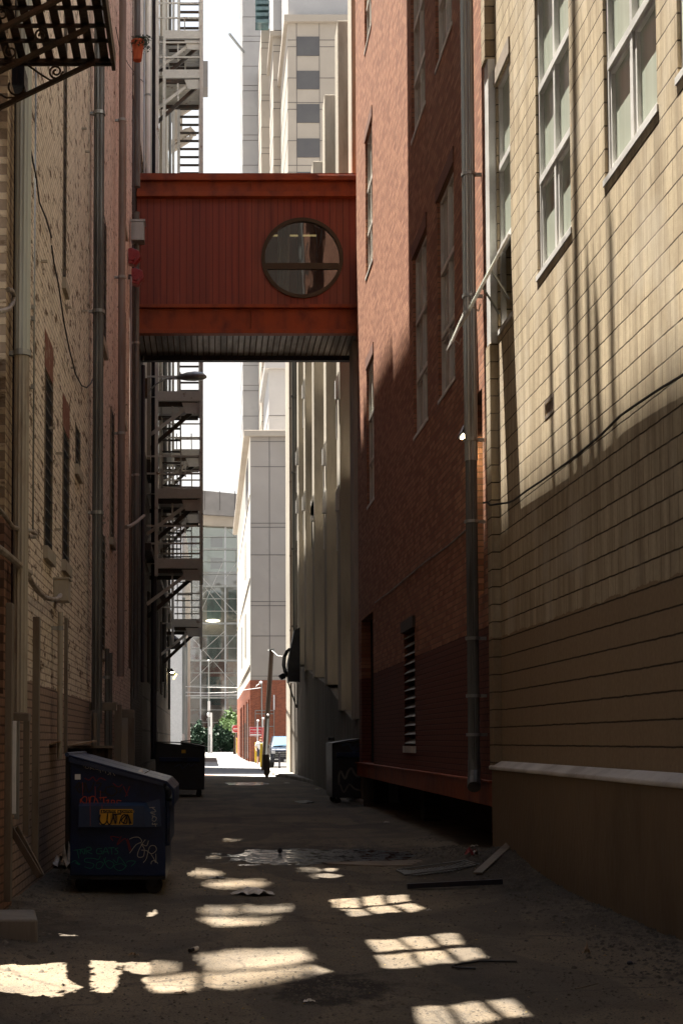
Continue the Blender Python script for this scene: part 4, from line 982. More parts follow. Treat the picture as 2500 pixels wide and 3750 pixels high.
f2 = fire_escape('farther iron fire escape with its lowest balcony furthest down', 49.0, 51.5, 634, 736, (2282, 1866, 1660), (), 0, onY(700, 2300, 49)[1]-.6, 30)
f3 = fire_escape('upper iron fire escape above the footbridge with a rusty platform', 44.0, 46.2, 600, 737, (272, 128), (), 0, onY(700, 640, 44)[1]-6, 30)
for a, b, c in ((668, -10, 640), (655, -10, 640)):
    pass
# ladder with rungs against the sky above the bridge
ld = root('escape_ladder', (-.8, 47, 14), 'tall iron ladder with rungs against the white sky beside the fire escape', 'ladder')
Yl = 47.5; xa1, xa2 = onY(655, 400, Yl)[0], onY(733, 400, Yl)[0]
m = MB(); zl0, zl1 = onY(700, 1500, Yl)[1], onY(700, -60, Yl)[1]
for x in (xa1, xa2): m.box(x-.05, x+.05, Yl-.05, Yl+.05, zl0, zl1)
m.build('side_rail', M_feiron, ld)
m = MB(); p = 1490
while p > -60:
    z = onY(700, p, Yl)[1]; m.box(xa1+.045, xa2-.045, Yl-.05, Yl+.05, z-.025, z+.025); p -= 29.5
m.build('rung', M_fedark, ld)
# ================================================================ pipes on the left
def pipe(px, y0, y1, w, mt, label, X=None, clamps=(), seg=14, name='pipe', top=None, zb=None, rib=False, yp=None, cat='pipe'):
    X = X if X is not None else XL+.12
    Y = onX(px, yp or (max(y0, 200)+y1)/2, X)[0]; r = w/2*Y/F
    z1 = onX(px, y0, X)[1] if top is None else top; z0 = onX(px, y1, X)[1] if zb is None else zb
    rt = root(name, (X, Y, z0), label, cat)
    m = MB()
    if rib: ribbed(m, X, Y, r, z0, z1, 12)
    else: m.tube([(X, Y, z0), (X, Y, z1)], r, seg)
    m.build('pipe_run', mt, rt, smooth=not rib)
    for c in clamps:
        z = onX(px, c, X)[1]; m = MB(); m.tube([(X, Y, z-.025), (X, Y, z+.025)], r*1.18, seg); m.box(X, XL-.02, Y-.02, Y+.02, z-.02, z+.02); m.build('clamp', M_galv, rt)
    return rt, X, Y, r
dpl, X_, Y_, r_0 = pipe(80, 1290, 2610, 56, M_creampipe, 'thick ribbed downpipe near the left edge, pale green above its collar', X=XL+.16, clamps=(1290,), rib=True, yp=1600)
m = MB(); ribbed(m, X_, Y_, r_0*1.06, onX(80, 1290, X_)[1], onX(80, -60, X_)[1], 12); m.build('upper_run', M_galvp, dpl)
pipe(52, -60, 2600, 22, M_black, 'dark added pipe standing in for the shade left of the thick cream downpipe', X=XL+.06)  # black run added as the shade beside the downpipe
pipe(127, 225, 1960, 7, M_galv, 'thin grey conduit running down beside the thick cream downpipe', X=XL+.03, clamps=(1125, 1168, 1420), seg=8)
pipe(360, -60, 2650, 40, M_galvd, 'dark galvanised pipe in front of the cream wall', X=XL+.14, clamps=(392, 1137, 1882), rib=True)
pipe(446, -60, 2480, 27, M_brownpipe, 'pinkish brown pipe with pale collar on the pinkish wall', X=XL+.12, clamps=(420, 1010, 1590))
pipe(503, -60, 690, 24, M_galvd, 'grey conduit going up from the junction box at the bridge end', X=XL+.14)
pipe(500, 760, 2560, 20, M_galvd, 'grey conduit going down from the junction box at the bridge end', X=XL+.14, clamps=(1250, 1740))
pipe(541, -60, 1330, 22, M_whitepipe, 'white vertical pipe just behind the footbridge, left of the black one', X=XL+.15, clamps=(340,))
pipe(566, -60, 2350, 22, M_black, 'black vertical pipe passing behind the footbridge', X=XL+.2, zb=1.0)
pipe(527, -60, 1330, 5, M_galv, 'thin pale conduit left of the white pipe above the bridge', X=XL+.1, seg=6)
pipe(524, 1330, 2500, 14, M_black, 'rusty black pipe hanging below the bridge end', X=XL+.2)
pipe(604, 700, 2500, 16, M_galvd, 'blue grey downpipe on the pale building behind the fire escape', X=XL+.14, clamps=(1600,1900))
pipe(622, -60, 2600, 9, M_galvd, 'thin dark downpipe at the corner of the pale building', X=XL+.16)
pipe(478, 1000, 2450, 9, M_brownpipe, 'thin brown conduit between the brown pipe and the grey conduit', X=XL+.1, seg=8)
# pale thin pipes lower left
pipe(221, 2240, 2780, 20, M_creampipe, 'cream conduit with a fat fitting below the wall box', X=XL+.1, clamps=(2300,))
pipe(392, 2375, 2900, 17, M_galvd, 'short capped vent pipe low on the wall', X=XL+.2, clamps=(2480,))
pipe(406, 2390, 2900, 12, M_galvd, 'second shorter capped vent pipe wrapped in a chain', X=XL+.18)
jb = root('junction_box', (XL+.1, 27, 16), 'grey steel junction box at the left end of the bridge', 'box')
Yj = onX(510, 720, XL+.2)[0]; a, b = onX(492, 682, XL+.2)[1], onX(492, 756, XL+.2)[1]
m = MB(); m.box(XL+.02, XL+.32, Yj-.02, Yj+.3, b, a); m.build('box_body', M_galv, jb, bevel=.01); m = MB(); m.box(XL+.01, XL+.34, Yj-.035, Yj+.31, a, a+.05); m.build('lid', M_galv, jb)
wj = root('wall_box', (XL, 15.6, 3), 'cream painted wall box with a pipe stub under the second barred window', 'box')
Yw = onX(228, 2160, XL+.1)[0]; a, b = onX(228, 2120, XL+.1)[1], onX(228, 2200, XL+.1)[1]
m = MB(); m.box(XL, XL+.17, Yw, Yw+.3, b, a); m.build('box_body', M_creampipe, wj, bevel=.008); MB().box(XL, XL+.185, Yw-.012, Yw+.31, a+.002, a+.02).build('lid', M_creampipe, wj)
def ctube(pts, X, r, mt, label, name='conduit', cat='conduit', seg=8):
    P = [(X, *onX(x, y, X)) for x, y in pts]
    return tag(MB().tube(P, r, seg).build(name, mt, smooth=True), label, cat)
ctube([(-10,2003),(20,2025),(50,2050),(85,2082),(110,2100)], XL+.16, .03, M_cablel, 'painted conduit sloping down at the left edge')
ctube([(105,2108),(118,2135),(140,2165),(165,2188),(195,2196),(215,2192),(222,2180)], XL+.12, .026, M_cablel, 'painted conduit curving down into the cream wall box')
ctube([(-10,1855),(20,1890),(48,1930),(75,1940),(115,1944),(133,1955),(128,1966),(104,1964)], XL+.14, .02, M_cablel, 'thin bent conduit hooking round the thick downpipe')
ctube([(190,900),(198,960),(215,1040),(235,1180),(255,1280),(278,1370),(300,1412),(318,1420),(334,1405),(340,1388)], XL+.04, .010, M_wire, 'black cable hanging in a long loop on the cream wall', 'hanging_cable', 'cable', 6)
ctube([(112,540),(135,660),(145,740),(170,800),(190,870)], XL+.04, .009, M_wire, 'black cable running down across the upper cream wall', 'hanging_cable', 'cable', 6)
ctube([(425,100),(438,170),(470,235),(500,275),(545,318)], XL+.06, .008, M_wire, 'thin wire sagging between the pipes under the flower pot', 'hanging_cable', 'cable', 6)
ctube([(30,1060),(45,1065),(52,1085),(48,1110),(35,1130),(15,1138),(-5,1142)], XL+.16, .02, M_cablel, 'curled conduit end at the left edge')
ctube([(462,1930),(480,1925),(500,1912),(528,1888)], XL+.3, .035, M_brownpipe, 'bent brown pipe stub sticking up from the dark wall', 'pipe_stub', 'pipe')
for i, (yy, lb) in enumerate(((2686, 'upper of two pale pipe rails at the left edge'), (2733, 'lower of two pale pipe rails at the left edge'))):
    X0, Z0 = onY(60, yy, 12.0); tag(MB().tube([(XL+.1, 12.0, Z0), (X0, 12.0, Z0)], .022, 8).build('pipe_rail', M_rail), lb, 'rail')
    
# posts
def post(px, y0, y1, w, d, mt, label, X=None, name='steel_post', cat='post'):
    X = X if X is not None else XL+.16; Y = onX(px, (y0+y1)/2, X)[0]; hw = w/2*Y/F
    z0 = onX(px, y1, X)[1]; z1 = onX(px, y0, X)[1]
    return tag(MB().box(X-hw, X+hw, Y, Y+d, z0, z1).build(name, mt, bevel=.004), label, cat)
post(30, 2205, 3300, 24, .12, M_post, 'brown steel post at the left edge of the alley')
post(130, 2256, 3200, 24, .1, M_post, 'bolted brown steel post right of the thick downpipe')
post(241, 2262, 2760, 12, .08, M_post, 'dark narrow post beside the cream conduit')
post(96, 2630, 3060, 22, .06, M_post, 'rusty post below the end of the thick downpipe')
post(52, 2640, 2980, 14, .03, M_white, 'pale white strip standing beside the rails', XL+.2)
post(62, 2640, 3000, 16, .05, M_galv, 'grey channel behind the pale white strip', XL+.12)
post(348, 2610, 2960, 12, .08, M_post, 'thin post left of the wide bracket')
post(432, 2580, 3000, 26, .12, M_post, 'brown post under the wide steel bracket')
post(456, 2620, 2840, 22, .12, M_creampipe, 'cream guard post ending above the dumpsters')
post(480, 2600, 2960, 26, .12, M_post, 'broad brown guard post near the dark wall')
post(350, 2600, 2900, 30, .1, M_galvd, 'grey guard sleeve round the dark pipe foot')
for (pts, lb) in ((((40,2612),(108,2640)), 'steel bracket carrying the foot of the thick downpipe'), (((326,2572),(428,2602)), 'wide painted steel bracket across two posts'), (((426,2598),(490,2628)), 'short painted steel bracket beyond the wide one')):
    (xa_, ya_), (xb2, yb2) = pts; X = XL+.2; Yc = onX((xa_+xb2)/2, ya_, X)[0]; sc_ = Yc/F
    x0_ = onY(xa_, ya_, Yc)[0]; x1_ = onY(xb2, ya_, Yc)[0]; zt4 = onY(xa_, ya_, Yc)[1]; zb4 = onY(xa_, yb2, Yc)[1]
    tag(MB().box(x0_, x1_, Yc-.03, Yc+.12, zb4, zt4).build('steel_bracket', M_post, bevel=.004), lb, 'bracket')
# small pegs scattered on the cream wall
for i in range(16):
    Y = random.uniform(13, 29); Z = random.uniform(3, 11)
    MB().box(XL, XL+.07, Y, Y+.03, Z, Z+.025).build('wall_peg', M_creampipe, cbd if Y < YBd else pb)
# corrugated enclosure behind the dumpster
en = root('sheet_enclosure', (XL+.3, 15, 0), 'corrugated sheet enclosure standing behind the blue dumpster', 'enclosure')
m = MB(); ex = XL+.12; pts_ = []
for k in range(13): pts_.append((ex + k*.045, 15.9 + (.05 if k % 4 in (1, 2) else 0)))
m.prism(pts_ + [(p[0], p[1]+.02) for p in pts_[::-1]], 'z', 0, 1.42); m.build('sheet', M_fedark, en)
m = MB(); m.box(ex, ex+.56, 15.86, 15.98, 1.422, 1.45); m.build('cap_rail', M_post, en)
for i, (xx, ww, lb) in enumerate(((195, 60, 'flattened cardboard lying on the enclosure, left piece'), (300, 90, 'flattened cardboard lying on the enclosure, right piece'))):
    X0 = onY(xx, 2750, 15.4)[0]; m = MB(); s_ = ww*15.4/F/2
    m.add([(X0-s_, 15.3, 1.44), (X0+s_, 15.25, 1.49), (X0+s_*.9, 15.95, 1.50), (X0-s_*.9, 16.0, 1.47), (X0-s_, 15.3, 1.455), (X0+s_, 15.25, 1.505), (X0+s_*.9, 15.95, 1.515), (X0-s_*.9, 16.0, 1.485)], [(0,1,2,3),(4,5,6,7),(0,1,5,4),(1,2,6,5),(2,3,7,6),(3,0,4,7)])
    tag(m.build('cardboard_sheet', M_card), lb, 'cardboard')
# stoop and leaning metal channel
stp = MB(); A_ = onZ(0,3380,.2); stp.prism([(-2.1, 10.2), (onZ(105,3400,.18)[0], 10.25), (onZ(130,3330,.18)[0], onZ(130,3330,.18)[1]), (-2.1, onZ(130,3330,.18)[1])], 'z', -.1, .18)
tag(stp.build('door_step', M_concw, bevel=.02), 'low concrete step at the lower left corner', 'step')
lc = root('leaning_channel', (-1.7, 11.5, .5), 'bent pale metal channel leaning against the left posts', 'metal scrap')
P0 = onY(42, 3030, 11.8); P1 = onY(156, 3200, 11.8)
m = MB()
for (dx, mt) in ((0, 0), (.05, 1)):
    m.bar((P0[0]+dx, 11.75, P0[1]), (P1[0]+dx*.4, 11.6, P1[1]), .012, .06)
m.bar((P0[0]+.025, 11.80, P0[1]), (P1[0]+.01, 11.64, P1[1]), .05, .01); m.build('channel', M_wood, lc)
m = MB(); m.tube([(P0[0], 11.75, P0[1]), (P0[0]-.02, 11.7, P0[1]+.1), (P0[0]+.05, 11.7, P0[1]+.14)], .02, 6); m.build('hook', M_galv, lc)
# red alarm bells
for i, (px_, py_, lb) in enumerate(((490, 937, 'upper red alarm box on the left wall by the bridge'), (502, 1010, 'lower red alarm box on the left wall by the bridge'))):
    Y = 29.5; X0, Z0 = onY(px_, py_, Y); r_ = .10
    al = root('alarm_box', (X0, Y, Z0), lb, 'alarm', 'red alarm boxes')
    MB().prism([(X0-.12, Z0-.15), (X0+.02, Z0-.19), (X0+.15, Z0-.02), (X0+.12, Z0+.12), (X0-.05, Z0+.19), (X0-.12, Z0+.17)], 'y', Y, Y+.22).build('box_body', M_redglossy, al, bevel=.015)
    MB().tube([(X0-.02, Y-.05, Z0-.05), (X0-.02, Y, Z0-.05)], .06, 10).build('bell', M_redglossy, al)
    MB().box(XL, X0-.121, Y+.05, Y+.1, Z0-.05, Z0+.05).build('bracket', M_black, al)
# flower pot
Yp_ = 27.5; X0, Z0 = onY(504, 222, Yp_); fp = root('flower_pot', (X0, Yp_, Z0), 'terracotta pot with a green plant hung on the pipe above the bridge', 'flower pot')
m = MB(); m.tube([(X0, Yp_, Z0), (X0+.01, Yp_, Z0+.36)], [.085, .125], 14); m.build('pot', M_terra, fp)
MB().tube([(X0+.01, Yp_, Z0+.362), (X0+.01, Yp_, Z0+.41)], .14, 14).build('rim', M_terra, fp)
m = MB()
for k in range(420):
    a = random.uniform(0, 6.28); q = random.uniform(0, .22); c = Vector((X0+.06+q*math.cos(a), Yp_+q*math.sin(a), Z0+.44+random.uniform(-.22*q/.2, .07)))
    d1 = Vector([random.uniform(-1,1) for _ in range(3)])*.035; d2 = Vector([random.uniform(-1,1) for _ in range(3)])*.03
    m.add([c, c+d1, c+d1+d2, c+d2], [(0,1,2,3)])
m.build('foliage', M_leaf, fp)
# street lamp on the dark pole
sl_ = root('street_lamp', (-1.5, 36.5, 10), 'grey cobra head street lamp reaching out below the footbridge', 'street lamp')
Yl = 36.8; q = lambda x, y, Y=Yl: (onY(x, y, Y)[0], Y, onY(x, y, Y)[1])
m = MB(); m.box(q(512,1400)[0], q(540,1400)[0], Yl, Yl+.15, q(520,1455)[2], q(520,1385)[2]); m.build('mount', M_rustiron, sl_)
m = MB(); m.tube([q(545,1445), q(552,1425), q(575,1405), q(610,1388), q(650,1382)], .022, 8); m.build('arm', M_galv, sl_)
m = MB(); a_ = q(646,1384); b_ = q(757,1388)
L = b_[0]-a_[0]; vs = []
prof = [(0,.03,.03),(.12,.08,.06),(.35,.13,.12),(.6,.15,.13),(.85,.13,.10),(1,.03,.05)]
for t_, hz, hy in prof:
    for k in range(12):
        an = 2*math.pi*k/12; z = math.sin(an); vs.append((a_[0]+L*t_, Yl+hy*1.3*math.cos(an), a_[2]+.02*(t_) + (hz*1.15*z if z > 0 else hz*.6*z)))
m.add(vs, [(i*12+k, i*12+(k+1) % 12, (i+1)*12+(k+1) % 12, (i+1)*12+k) for i in range(5) for k in range(12)]+[tuple(range(12)), tuple(range(60, 72))])
m.build('lamp_head', M_galv, sl_, smooth=True)
m = MB(); cxm = q(706,1370); m.tube([(cxm[0], Yl, cxm[2]-.08), (cxm[0], Yl, cxm[2]+.05)], .035, 8); m.build('photocell', M_blackplastic, sl_)
# lamps on the far left wall
for (px_, py_, Y, mt, lb, c) in ((599, 2392, 50, M_lit, 'small lit wall lamp on the far dark left wall', 0), (632, 2462, 57, M_lit, 'upper lit lamp of the far pair by the white building', 0), (641, 2476, 57.5, M_litdim, 'tilted yellow lit lamp of the far pair', 1)):
    X0, Z0 = onY(px_, py_, Y); r_ = root('wall_lamp', (X0, Y, Z0), lb, 'lamp')
    MB().prism([(X0-.22, Z0+.16), (X0-.02, Z0+.16), (X0+.1, Z0+.02), (X0-.22, Z0+.02)], 'y', Y-.08, Y+.12).build('hood', M_black, r_)
    if c: MB().bar((X0-.06, Y-.1, Z0-.12), (X0+.07, Y-.1, Z0+.08), .05).build('lit_tube', mt, r_)
    else: MB().ball((X0-.02, Y-.02, Z0-.01), .09, .06, .03).build('lit_tube', mt, r_)
X0, Z0 = onY(634, 2350, 56); tag(MB().tube([(XL+.02, 56, Z0+.2), (X0-.1, 56, Z0+.15), (X0, 56, Z0), (X0+.02, 55.9, Z0-.1)], [.12,.2,.28,.3], 12).build('vent_cowl', M_black), 'round dark vent cowl under the farther fire escape', 'vent')
# masts added above the sun screen to cast thin shadows on the block wall
for i, (px_, z1, rr, lb) in enumerate(((2105, 12.5, .075, 'tallest'), (2012, 5.9, .05, 'short'), (2075, 6.2, .06, 'short'), (2150, 6.0, .06, 'short'), (2235, 6.3, .05, 'short'), (2180, 5.6, .07, 'short'))):
    Y = onX(px_, 1200, XR)[0] + SK*(XR-XL)
    tag(MB().tube([(XL-.03, Y, HLOW-.4), (XL-.03, Y-(.12 if i == 0 else 0), z1+ST*(XR-XL))], rr, 6).build('shadow_mast', M_galvd), ['tallest added shadow mast on the left sun screen', 'first short added shadow mast on the left sun screen from the bridge side', 'second short added shadow mast on the left sun screen', 'third short added shadow mast on the left sun screen', 'fourth short added shadow mast on the left sun screen', 'thick short added shadow mast on the left sun screen'][i], 'mast')
# ================================================================ scrolled balcony of the near fire escape (upper left)
bf = root('iron_balcony', (XL, 10, 7), 'slatted iron fire escape balcony with scrolled brackets overhead at upper left', 'fire escape')
YF = 6.5; KS = 6.5/11; XO, ZO = onY(415, 235, YF)
m = MB(); k = 0; x = XO-.02; 
while x > XL-.3:
    m.box(x-.066*KS, x, 5.6, YF, ZO+.02, ZO+.026); x -= .113*KS
m.build('slat', M_rustiron, bf)
m = MB()
for p in (232, 160, 105, 40, -30):
    Y = min(onZ(200, p, ZO)[1], YF-.002)
    m.box(XL-.3, XO+.005, Y-.012, Y, ZO+.002, ZO+.019)
m.build('cross_bar', M_rustiron, bf)
MB().box(XO-.006, XO+.012, 5.6, YF+.006, ZO-.03, ZO+.055).build('edge_angle', M_rustiron, bf)
MB().box(XL-.3, XO, YF+.002, YF+.014, ZO-.004, ZO+.03).build('end_angle', M_rustiron, bf)
def fq(x, y, Y): a = onY(x, y, Y); return (a[0], Y, a[1])
m = MB(); m.bar(fq(345,228,6.46), fq(-60,424,6.46), .021, .018); m.build('brace', M_rustiron, bf)
m = MB(); m.bar(fq(320,105,6.0), fq(-60,290,6.0), .021, .018); m.build('brace', M_rustiron, bf)
m = MB(); m.bar(fq(250,-20,5.7), fq(-60,140,5.7), .021, .018); m.build('brace', M_rustiron, bf)
def scroll(px_, py_, Y, rp, turns, ph, sgn=1, t=.005):
    a = onY(px_, py_, Y); m = MB(); spiral(m, a[0], a[1], rp*Y/F, turns, Y, t, 6, ph, 48, sgn); m.build('scroll', M_rustiron, bf)
scroll(66, 321, 6.46, 36, 1.15, 2.6); scroll(206, 262, 6.46, 26, 1.5, -1.5, -1); scroll(10, 50, 6.0, 30, 1.3, .5); scroll(150, 130, 6.0, 24, 1.4, 1.0); scroll(40, 190, 6.0, 28, 1.4, 2.2)
m = MB(); m.tube([fq(105,240,6.46), fq(150,272,6.46), fq(185,294,6.46), fq(215,290,6.46), fq(232,262,6.46)], .005, 6); m.tube([fq(0,345,6.46), fq(25,358,6.46), fq(55,357,6.46), fq(90,335,6.46)], .005, 6); m.build('scroll', M_rustiron, bf)
m = MB(); m.box(fq(45,240,6.42)[0], fq(90,240,6.42)[0], 6.42, 6.55, fq(50,310,6.42)[2], fq(50,240,6.42)[2]); m.build('bracket_box', M_black, bf)
# ================================================================ blue dumpster
def text_mb(s, size, place, depth=None, extrude=0.0):
    cu = bpy.data.curves.new('t', 'FONT'); cu.body = s; cu.size = size; cu.resolution_u = 2
    if extrude: cu.extrude = extrude
    ob = bpy.data.objects.new('t', cu); COL.objects.link(ob)
    dg = bpy.context.evaluated_depsgraph_get(); dg.update()
    me_ = bpy.data.meshes.new_from_object(ob.evaluated_get(dg)); m = MB()
    m.add([place(v.co.x, v.co.y) for v in me_.vertices], [tuple(p.vertices) for p in me_.polygons])
    bpy.data.objects.remove(ob); bpy.data.curves.remove(cu); bpy.data.meshes.remove(me_)
    return m
def ribbon(mb, pts, w, Y, smooth=4):
    """painted stroke on the plane y = Y; pts are (x, z)"""
    P = []
    n = len(pts)
    for i in range(n-1):
        p0, p1, p2, p3 = pts[max(i-1,0)], pts[i], pts[i+1], pts[min(i+2,n-1)]
        for k in range(smooth):
            t = k/smooth
            P.append(tuple(.5*((2*p1[j])+(-p0[j]+p2[j])*t+(2*p0[j]-5*p1[j]+4*p2[j]-p3[j])*t*t+(-p0[j]+3*p1[j]-3*p2[j]+p3[j])*t**3) for j in (0, 1)))
    P.append(pts[-1]); vs = []
    for i, p in enumerate(P):
        a = P[max(i-1,0)]; b = P[min(i+1,len(P)-1)]; dx, dz = b[0]-a[0], b[1]-a[1]; L = math.hypot(dx, dz) or 1
        vs += [(p[0]-dz/L*w/2, Y, p[1]+dx/L*w/2), (p[0]+dz/L*w/2, Y, p[1]-dx/L*w/2)]
    mb.add(vs, [(2*i, 2*i+1, 2*i+3, 2*i+2) for i in range(len(P)-1)])
YF_ = 13.45; L_ = 1.85
dq = lambda x, y, Y=YF_: onY(x, y, Y)
du = root('dumpster', (dq(430,3210)[0], YF_+.9, 0), 'navy blue dumpster with graffiti and a yellow caution sticker', 'dumpster', 'dumpsters in the alley')
PR = [dq(257,3207), dq(607,3210), dq(607,2900), dq(600,2872), dq(258,2783)]
m = MB(); m.prism(PR, 'y', YF_, YF_+L_); body = m.build('body', M_navy, du, bevel=.012)
# side pocket for the lifting forks: a bevelled channel
m = MB(); a, b, c, d = dq(292,2950), dq(530,2950), dq(532,3027), dq(290,3027)
m.add([(a[0], YF_-.001, a[1]+.03), (b[0]+.02, YF_-.001, b[1]+.03), (dq(585,2925)[0], YF_-.001, dq(585,2925)[1]), (dq(592,3027)[0], YF_-.001, c[1]), (d[0], YF_-.001, d[1]),
       (a[0], YF_-.07, a[1]), (b[0], YF_-.07, b[1]), (c[0], YF_-.07, c[1]), (d[0], YF_-.07, d[1])],
      [(0,1,6,5),(5,6,7,8),(1,2,3,6),(6,3,7),(8,7,3,4),(0,5,8,4)])
m.build('fork_pocket', M_navyhi, du)
# second channel on the far half of the side, lip, hinge, lids
m = MB(); m.add([(dq(253,2772)[0], YF_-.03, dq(253,2772)[1]), (dq(600,2866)[0], YF_-.03, dq(600,2866)[1]), (dq(600,2878)[0], YF_-.03, dq(600,2878)[1]), (dq(253,2790)[0], YF_-.03, dq(253,2790)[1]),
                 (dq(253,2772)[0], YF_+.001, dq(253,2772)[1]), (dq(600,2866)[0], YF_+.001, dq(600,2866)[1]), (dq(600,2878)[0], YF_+.001, dq(600,2878)[1]), (dq(253,2790)[0], YF_+.001, dq(253,2790)[1])],
                [(0,1,2,3),(0,1,5,4),(2,3,7,6),(1,2,6,5),(3,0,4,7)]); m.build('rim', M_navyhi, du)
for (y0, y1) in ((YF_-.03, YF_+L_*.49), (YF_+L_*.51, YF_+L_+.02)):
    A = dq(250,2762); B = dq(612,2860); C = dq(640,2890); D = dq(640,2950)
    m = MB(); m.prism([A, B, C, D, (D[0]-.025, D[1]), (C[0]-.03, C[1]-.01), (B[0]-.01, B[1]-.03), (A[0], A[1]-.02)], 'y', y0, y1); m.build('lid', M_navy, du, bevel=.006)
m = MB(); m.tube([(dq(248,2763)[0], YF_-.05, dq(248,2763)[1]), (dq(248,2763)[0], YF_+L_+.05, dq(248,2763)[1])], .022, 10); m.build('hinge_rod', M_navyhi, du)
m = MB(); m.box(dq(607,3050)[0], dq(621,3100)[0], YF_+.1, YF_+L_-.1, dq(607,3100)[1], dq(607,2935)[1]); m.build('front_sleeve', M_navy, du, bevel=.01)
m = MB(); m.box(dq(255,3205)[0], dq(607,3205)[0], YF_+.02, YF_+L_-.02, dq(255,3222)[1], dq(255,3207)[1]); m.build('skid', M_blackplastic, du)
for (px_, yy) in ((555, YF_+.14), (555, YF_+L_-.14), (290, YF_+L_-.14), (290, YF_+.3)):
    X0 = dq(px_, 3240)[0]; w_ = root  # caster: fork, tyre
    fk = MB().prism([(X0-.09, .20), (X0+.06, .20), (X0+.05, .09), (X0, .06), (X0-.02, .10)], 'y', yy-.035, yy-.025).prism([(X0-.09, .20), (X0+.06, .20), (X0+.05, .09), (X0, .06), (X0-.02, .10)], 'y', yy+.025, yy+.035).build('caster', M_blackplastic, du)
    MB().tube([(X0+.02, yy-.03, .085), (X0+.02, yy+.03, .085)], .085, 16).build('wheel', M_rubber, fk)
# sticker
def rrect(x0, x1, z0, z1, r, Y, n=4):
    P = []
    for cx, cz, a0 in ((x1-r, z1-r, 0), (x0+r, z1-r, 90), (x0+r, z0+r, 180), (x1-r, z0+r, 270)):
        for k in range(n+1): a = math.radians(a0+90*k/n); P.append((cx+r*math.cos(a), Y, cz+r*math.sin(a)))
    return P
Ys = YF_-.073; s0 = onY(366, 3020, Ys); s1_ = onY(488, 2963, Ys)
m = MB(); P = rrect(s0[0], s1_[0], s0[1], s1_[1], .012, Ys); m.add(P, [tuple(range(len(P)))]); stk = m.build('caution_sticker', M_yellow_s, du)
zmid = s1_[1]-(s1_[1]-s0[1])*.27
m = MB(); hw = (s1_[0]-s0[0])
for i in (0, 1):
    xx = s0[0]+.01+i*hw*.5; m.quad((xx, Ys-.001, zmid), (xx+hw*.46, Ys-.001, zmid), (xx+hw*.46, Ys-.001, s1_[1]-.008), (xx, Ys-.001, s1_[1]-.008))
for k in range(9):
    z = zmid-.012-k*.0105
    for i in (0, 1): m.quad((s0[0]+.1+i*hw*.45, Ys-.001, z), (s0[0]+.1+i*hw*.45+hw*.24, Ys-.001, z), (s0[0]+.1+i*hw*.45+hw*.24, Ys-.001, z-.004), (s0[0]+.1+i*hw*.45, Ys-.001, z-.004))
m.build('sticker_print', M_ink, stk)
for i in (0, 1):
    xx = s0[0]+.045+i*hw*.5; text_mb('CAUTION', .030, lambda x, y: (xx+x*.95, Ys-.002, zmid+.008+y)).build('sticker_text', M_yellow_s, stk)
    mm = MB(); mm.add([(xx-.028, Ys-.002, zmid+.008), (xx-.006, Ys-.002, zmid+.008), (xx-.017, Ys-.002, zmid+.03)], [(0,1,2)]); mm.build('sticker_triangle', M_yellow_s, stk)
def stroke(mt, px_pts, w, Y, name='graffiti'):
    m = MB()
    for L in px_pts: ribbon(m, [onY(200+a*.3827, 2650+b*.3827, Y) for a, b in L], w, Y)
    return m.build(name, mt, du)
stroke(M_ink, [[(440,870),(430,920),(460,965),(500,940),(510,860),(505,930),(530,965),(560,900),(560,865)], [(560,860),(585,960),(590,880),(570,870),(640,865)], [(620,960),(650,880),(690,880),(690,955),(640,930),(700,870),(720,965)], [(660,960),(700,880),(735,960)]], .013, Ys-.004)
Yg = YF_-.004
stroke(M_green, [[(185,1212),(240,1205),(280,1200)],[(218,1208),(235,1290)],[(250,1250),(252,1205),(285,1250),(290,1195)],[(305,1250),(305,1190),(345,1185),(350,1210),(310,1222),(365,1248)],
    [(455,1195),(410,1200),(405,1240),(450,1245),(455,1220),(435,1220)],[(465,1250),(490,1185),(520,1248)],[(472,1228),(512,1225)],[(515,1190),(575,1186)],[(545,1190),(550,1250)],[(610,1188),(580,1200),(605,1220),(605,1242),(575,1248)],
    [(165,1330),(200,1310),(240,1350),(200,1330),(250,1345)],[(440,1265),(420,1300),(380,1290),(300,1290),(290,1320),(340,1330),(380,1350),(350,1385),(290,1370)],[(450,1320),(410,1330),(400,1380),(440,1385),(470,1340),(440,1318)],
    [(470,1290),(500,1360),(540,1385),(570,1340),(520,1310),(480,1330),(490,1280)],[(560,1300),(600,1330),(620,1275),(690,1365),(640,1340),(570,1360),(600,1400),(650,1400),(690,1360)],[(690,1330),(710,1315),(775,1320),(735,1365)]], .006, Yg)
stroke(M_whitespray, [[(718,1105),(760,1088),(810,1090),(835,1130),(780,1160),(720,1240)],[(870,1110),(840,1150),(800,1230),(800,1275),(850,1270),(860,1200),(830,1150),(880,1170),(900,1120)],[(850,1330),(880,1290),(910,1180),(960,1170),(975,1210),(930,1245),(880,1215),(830,1210)],[(925,1250),(950,1290),(970,1330),(970,1245)],[(925,1345),(930,1320),(960,1310),(990,1340)]], .006, Yg)
stroke(M_whitespray, [[(905,805),(960,800)],[(930,800),(970,840),(915,850),(965,870)],[(880,885),(870,905),(910,900),(895,930)],[(915,870),(905,915),(935,915),(940,880)],[(930,880),(975,900),(960,935),(930,920),(950,890)],[(915,985),(945,950),(930,965),(985,960)],[(960,950),(970,985)]], .006, YF_-.040)
stroke(M_whitespray, [[(250,385),(290,380)],[(268,382),(285,415)],[(310,400),(295,420),(320,430),(330,405),(305,400)],[(340,395),(345,440)],[(375,405),(345,420),(385,440)],[(385,425),(410,415),(395,435),(420,440)],[(430,430),(428,455)],[(440,470),(448,430),(465,455),(480,435),(492,475)],[(535,445),(500,450),(530,470),(510,490)],[(535,490),(545,455),(580,500)],[(548,470),(575,462)]], .005, Yg)
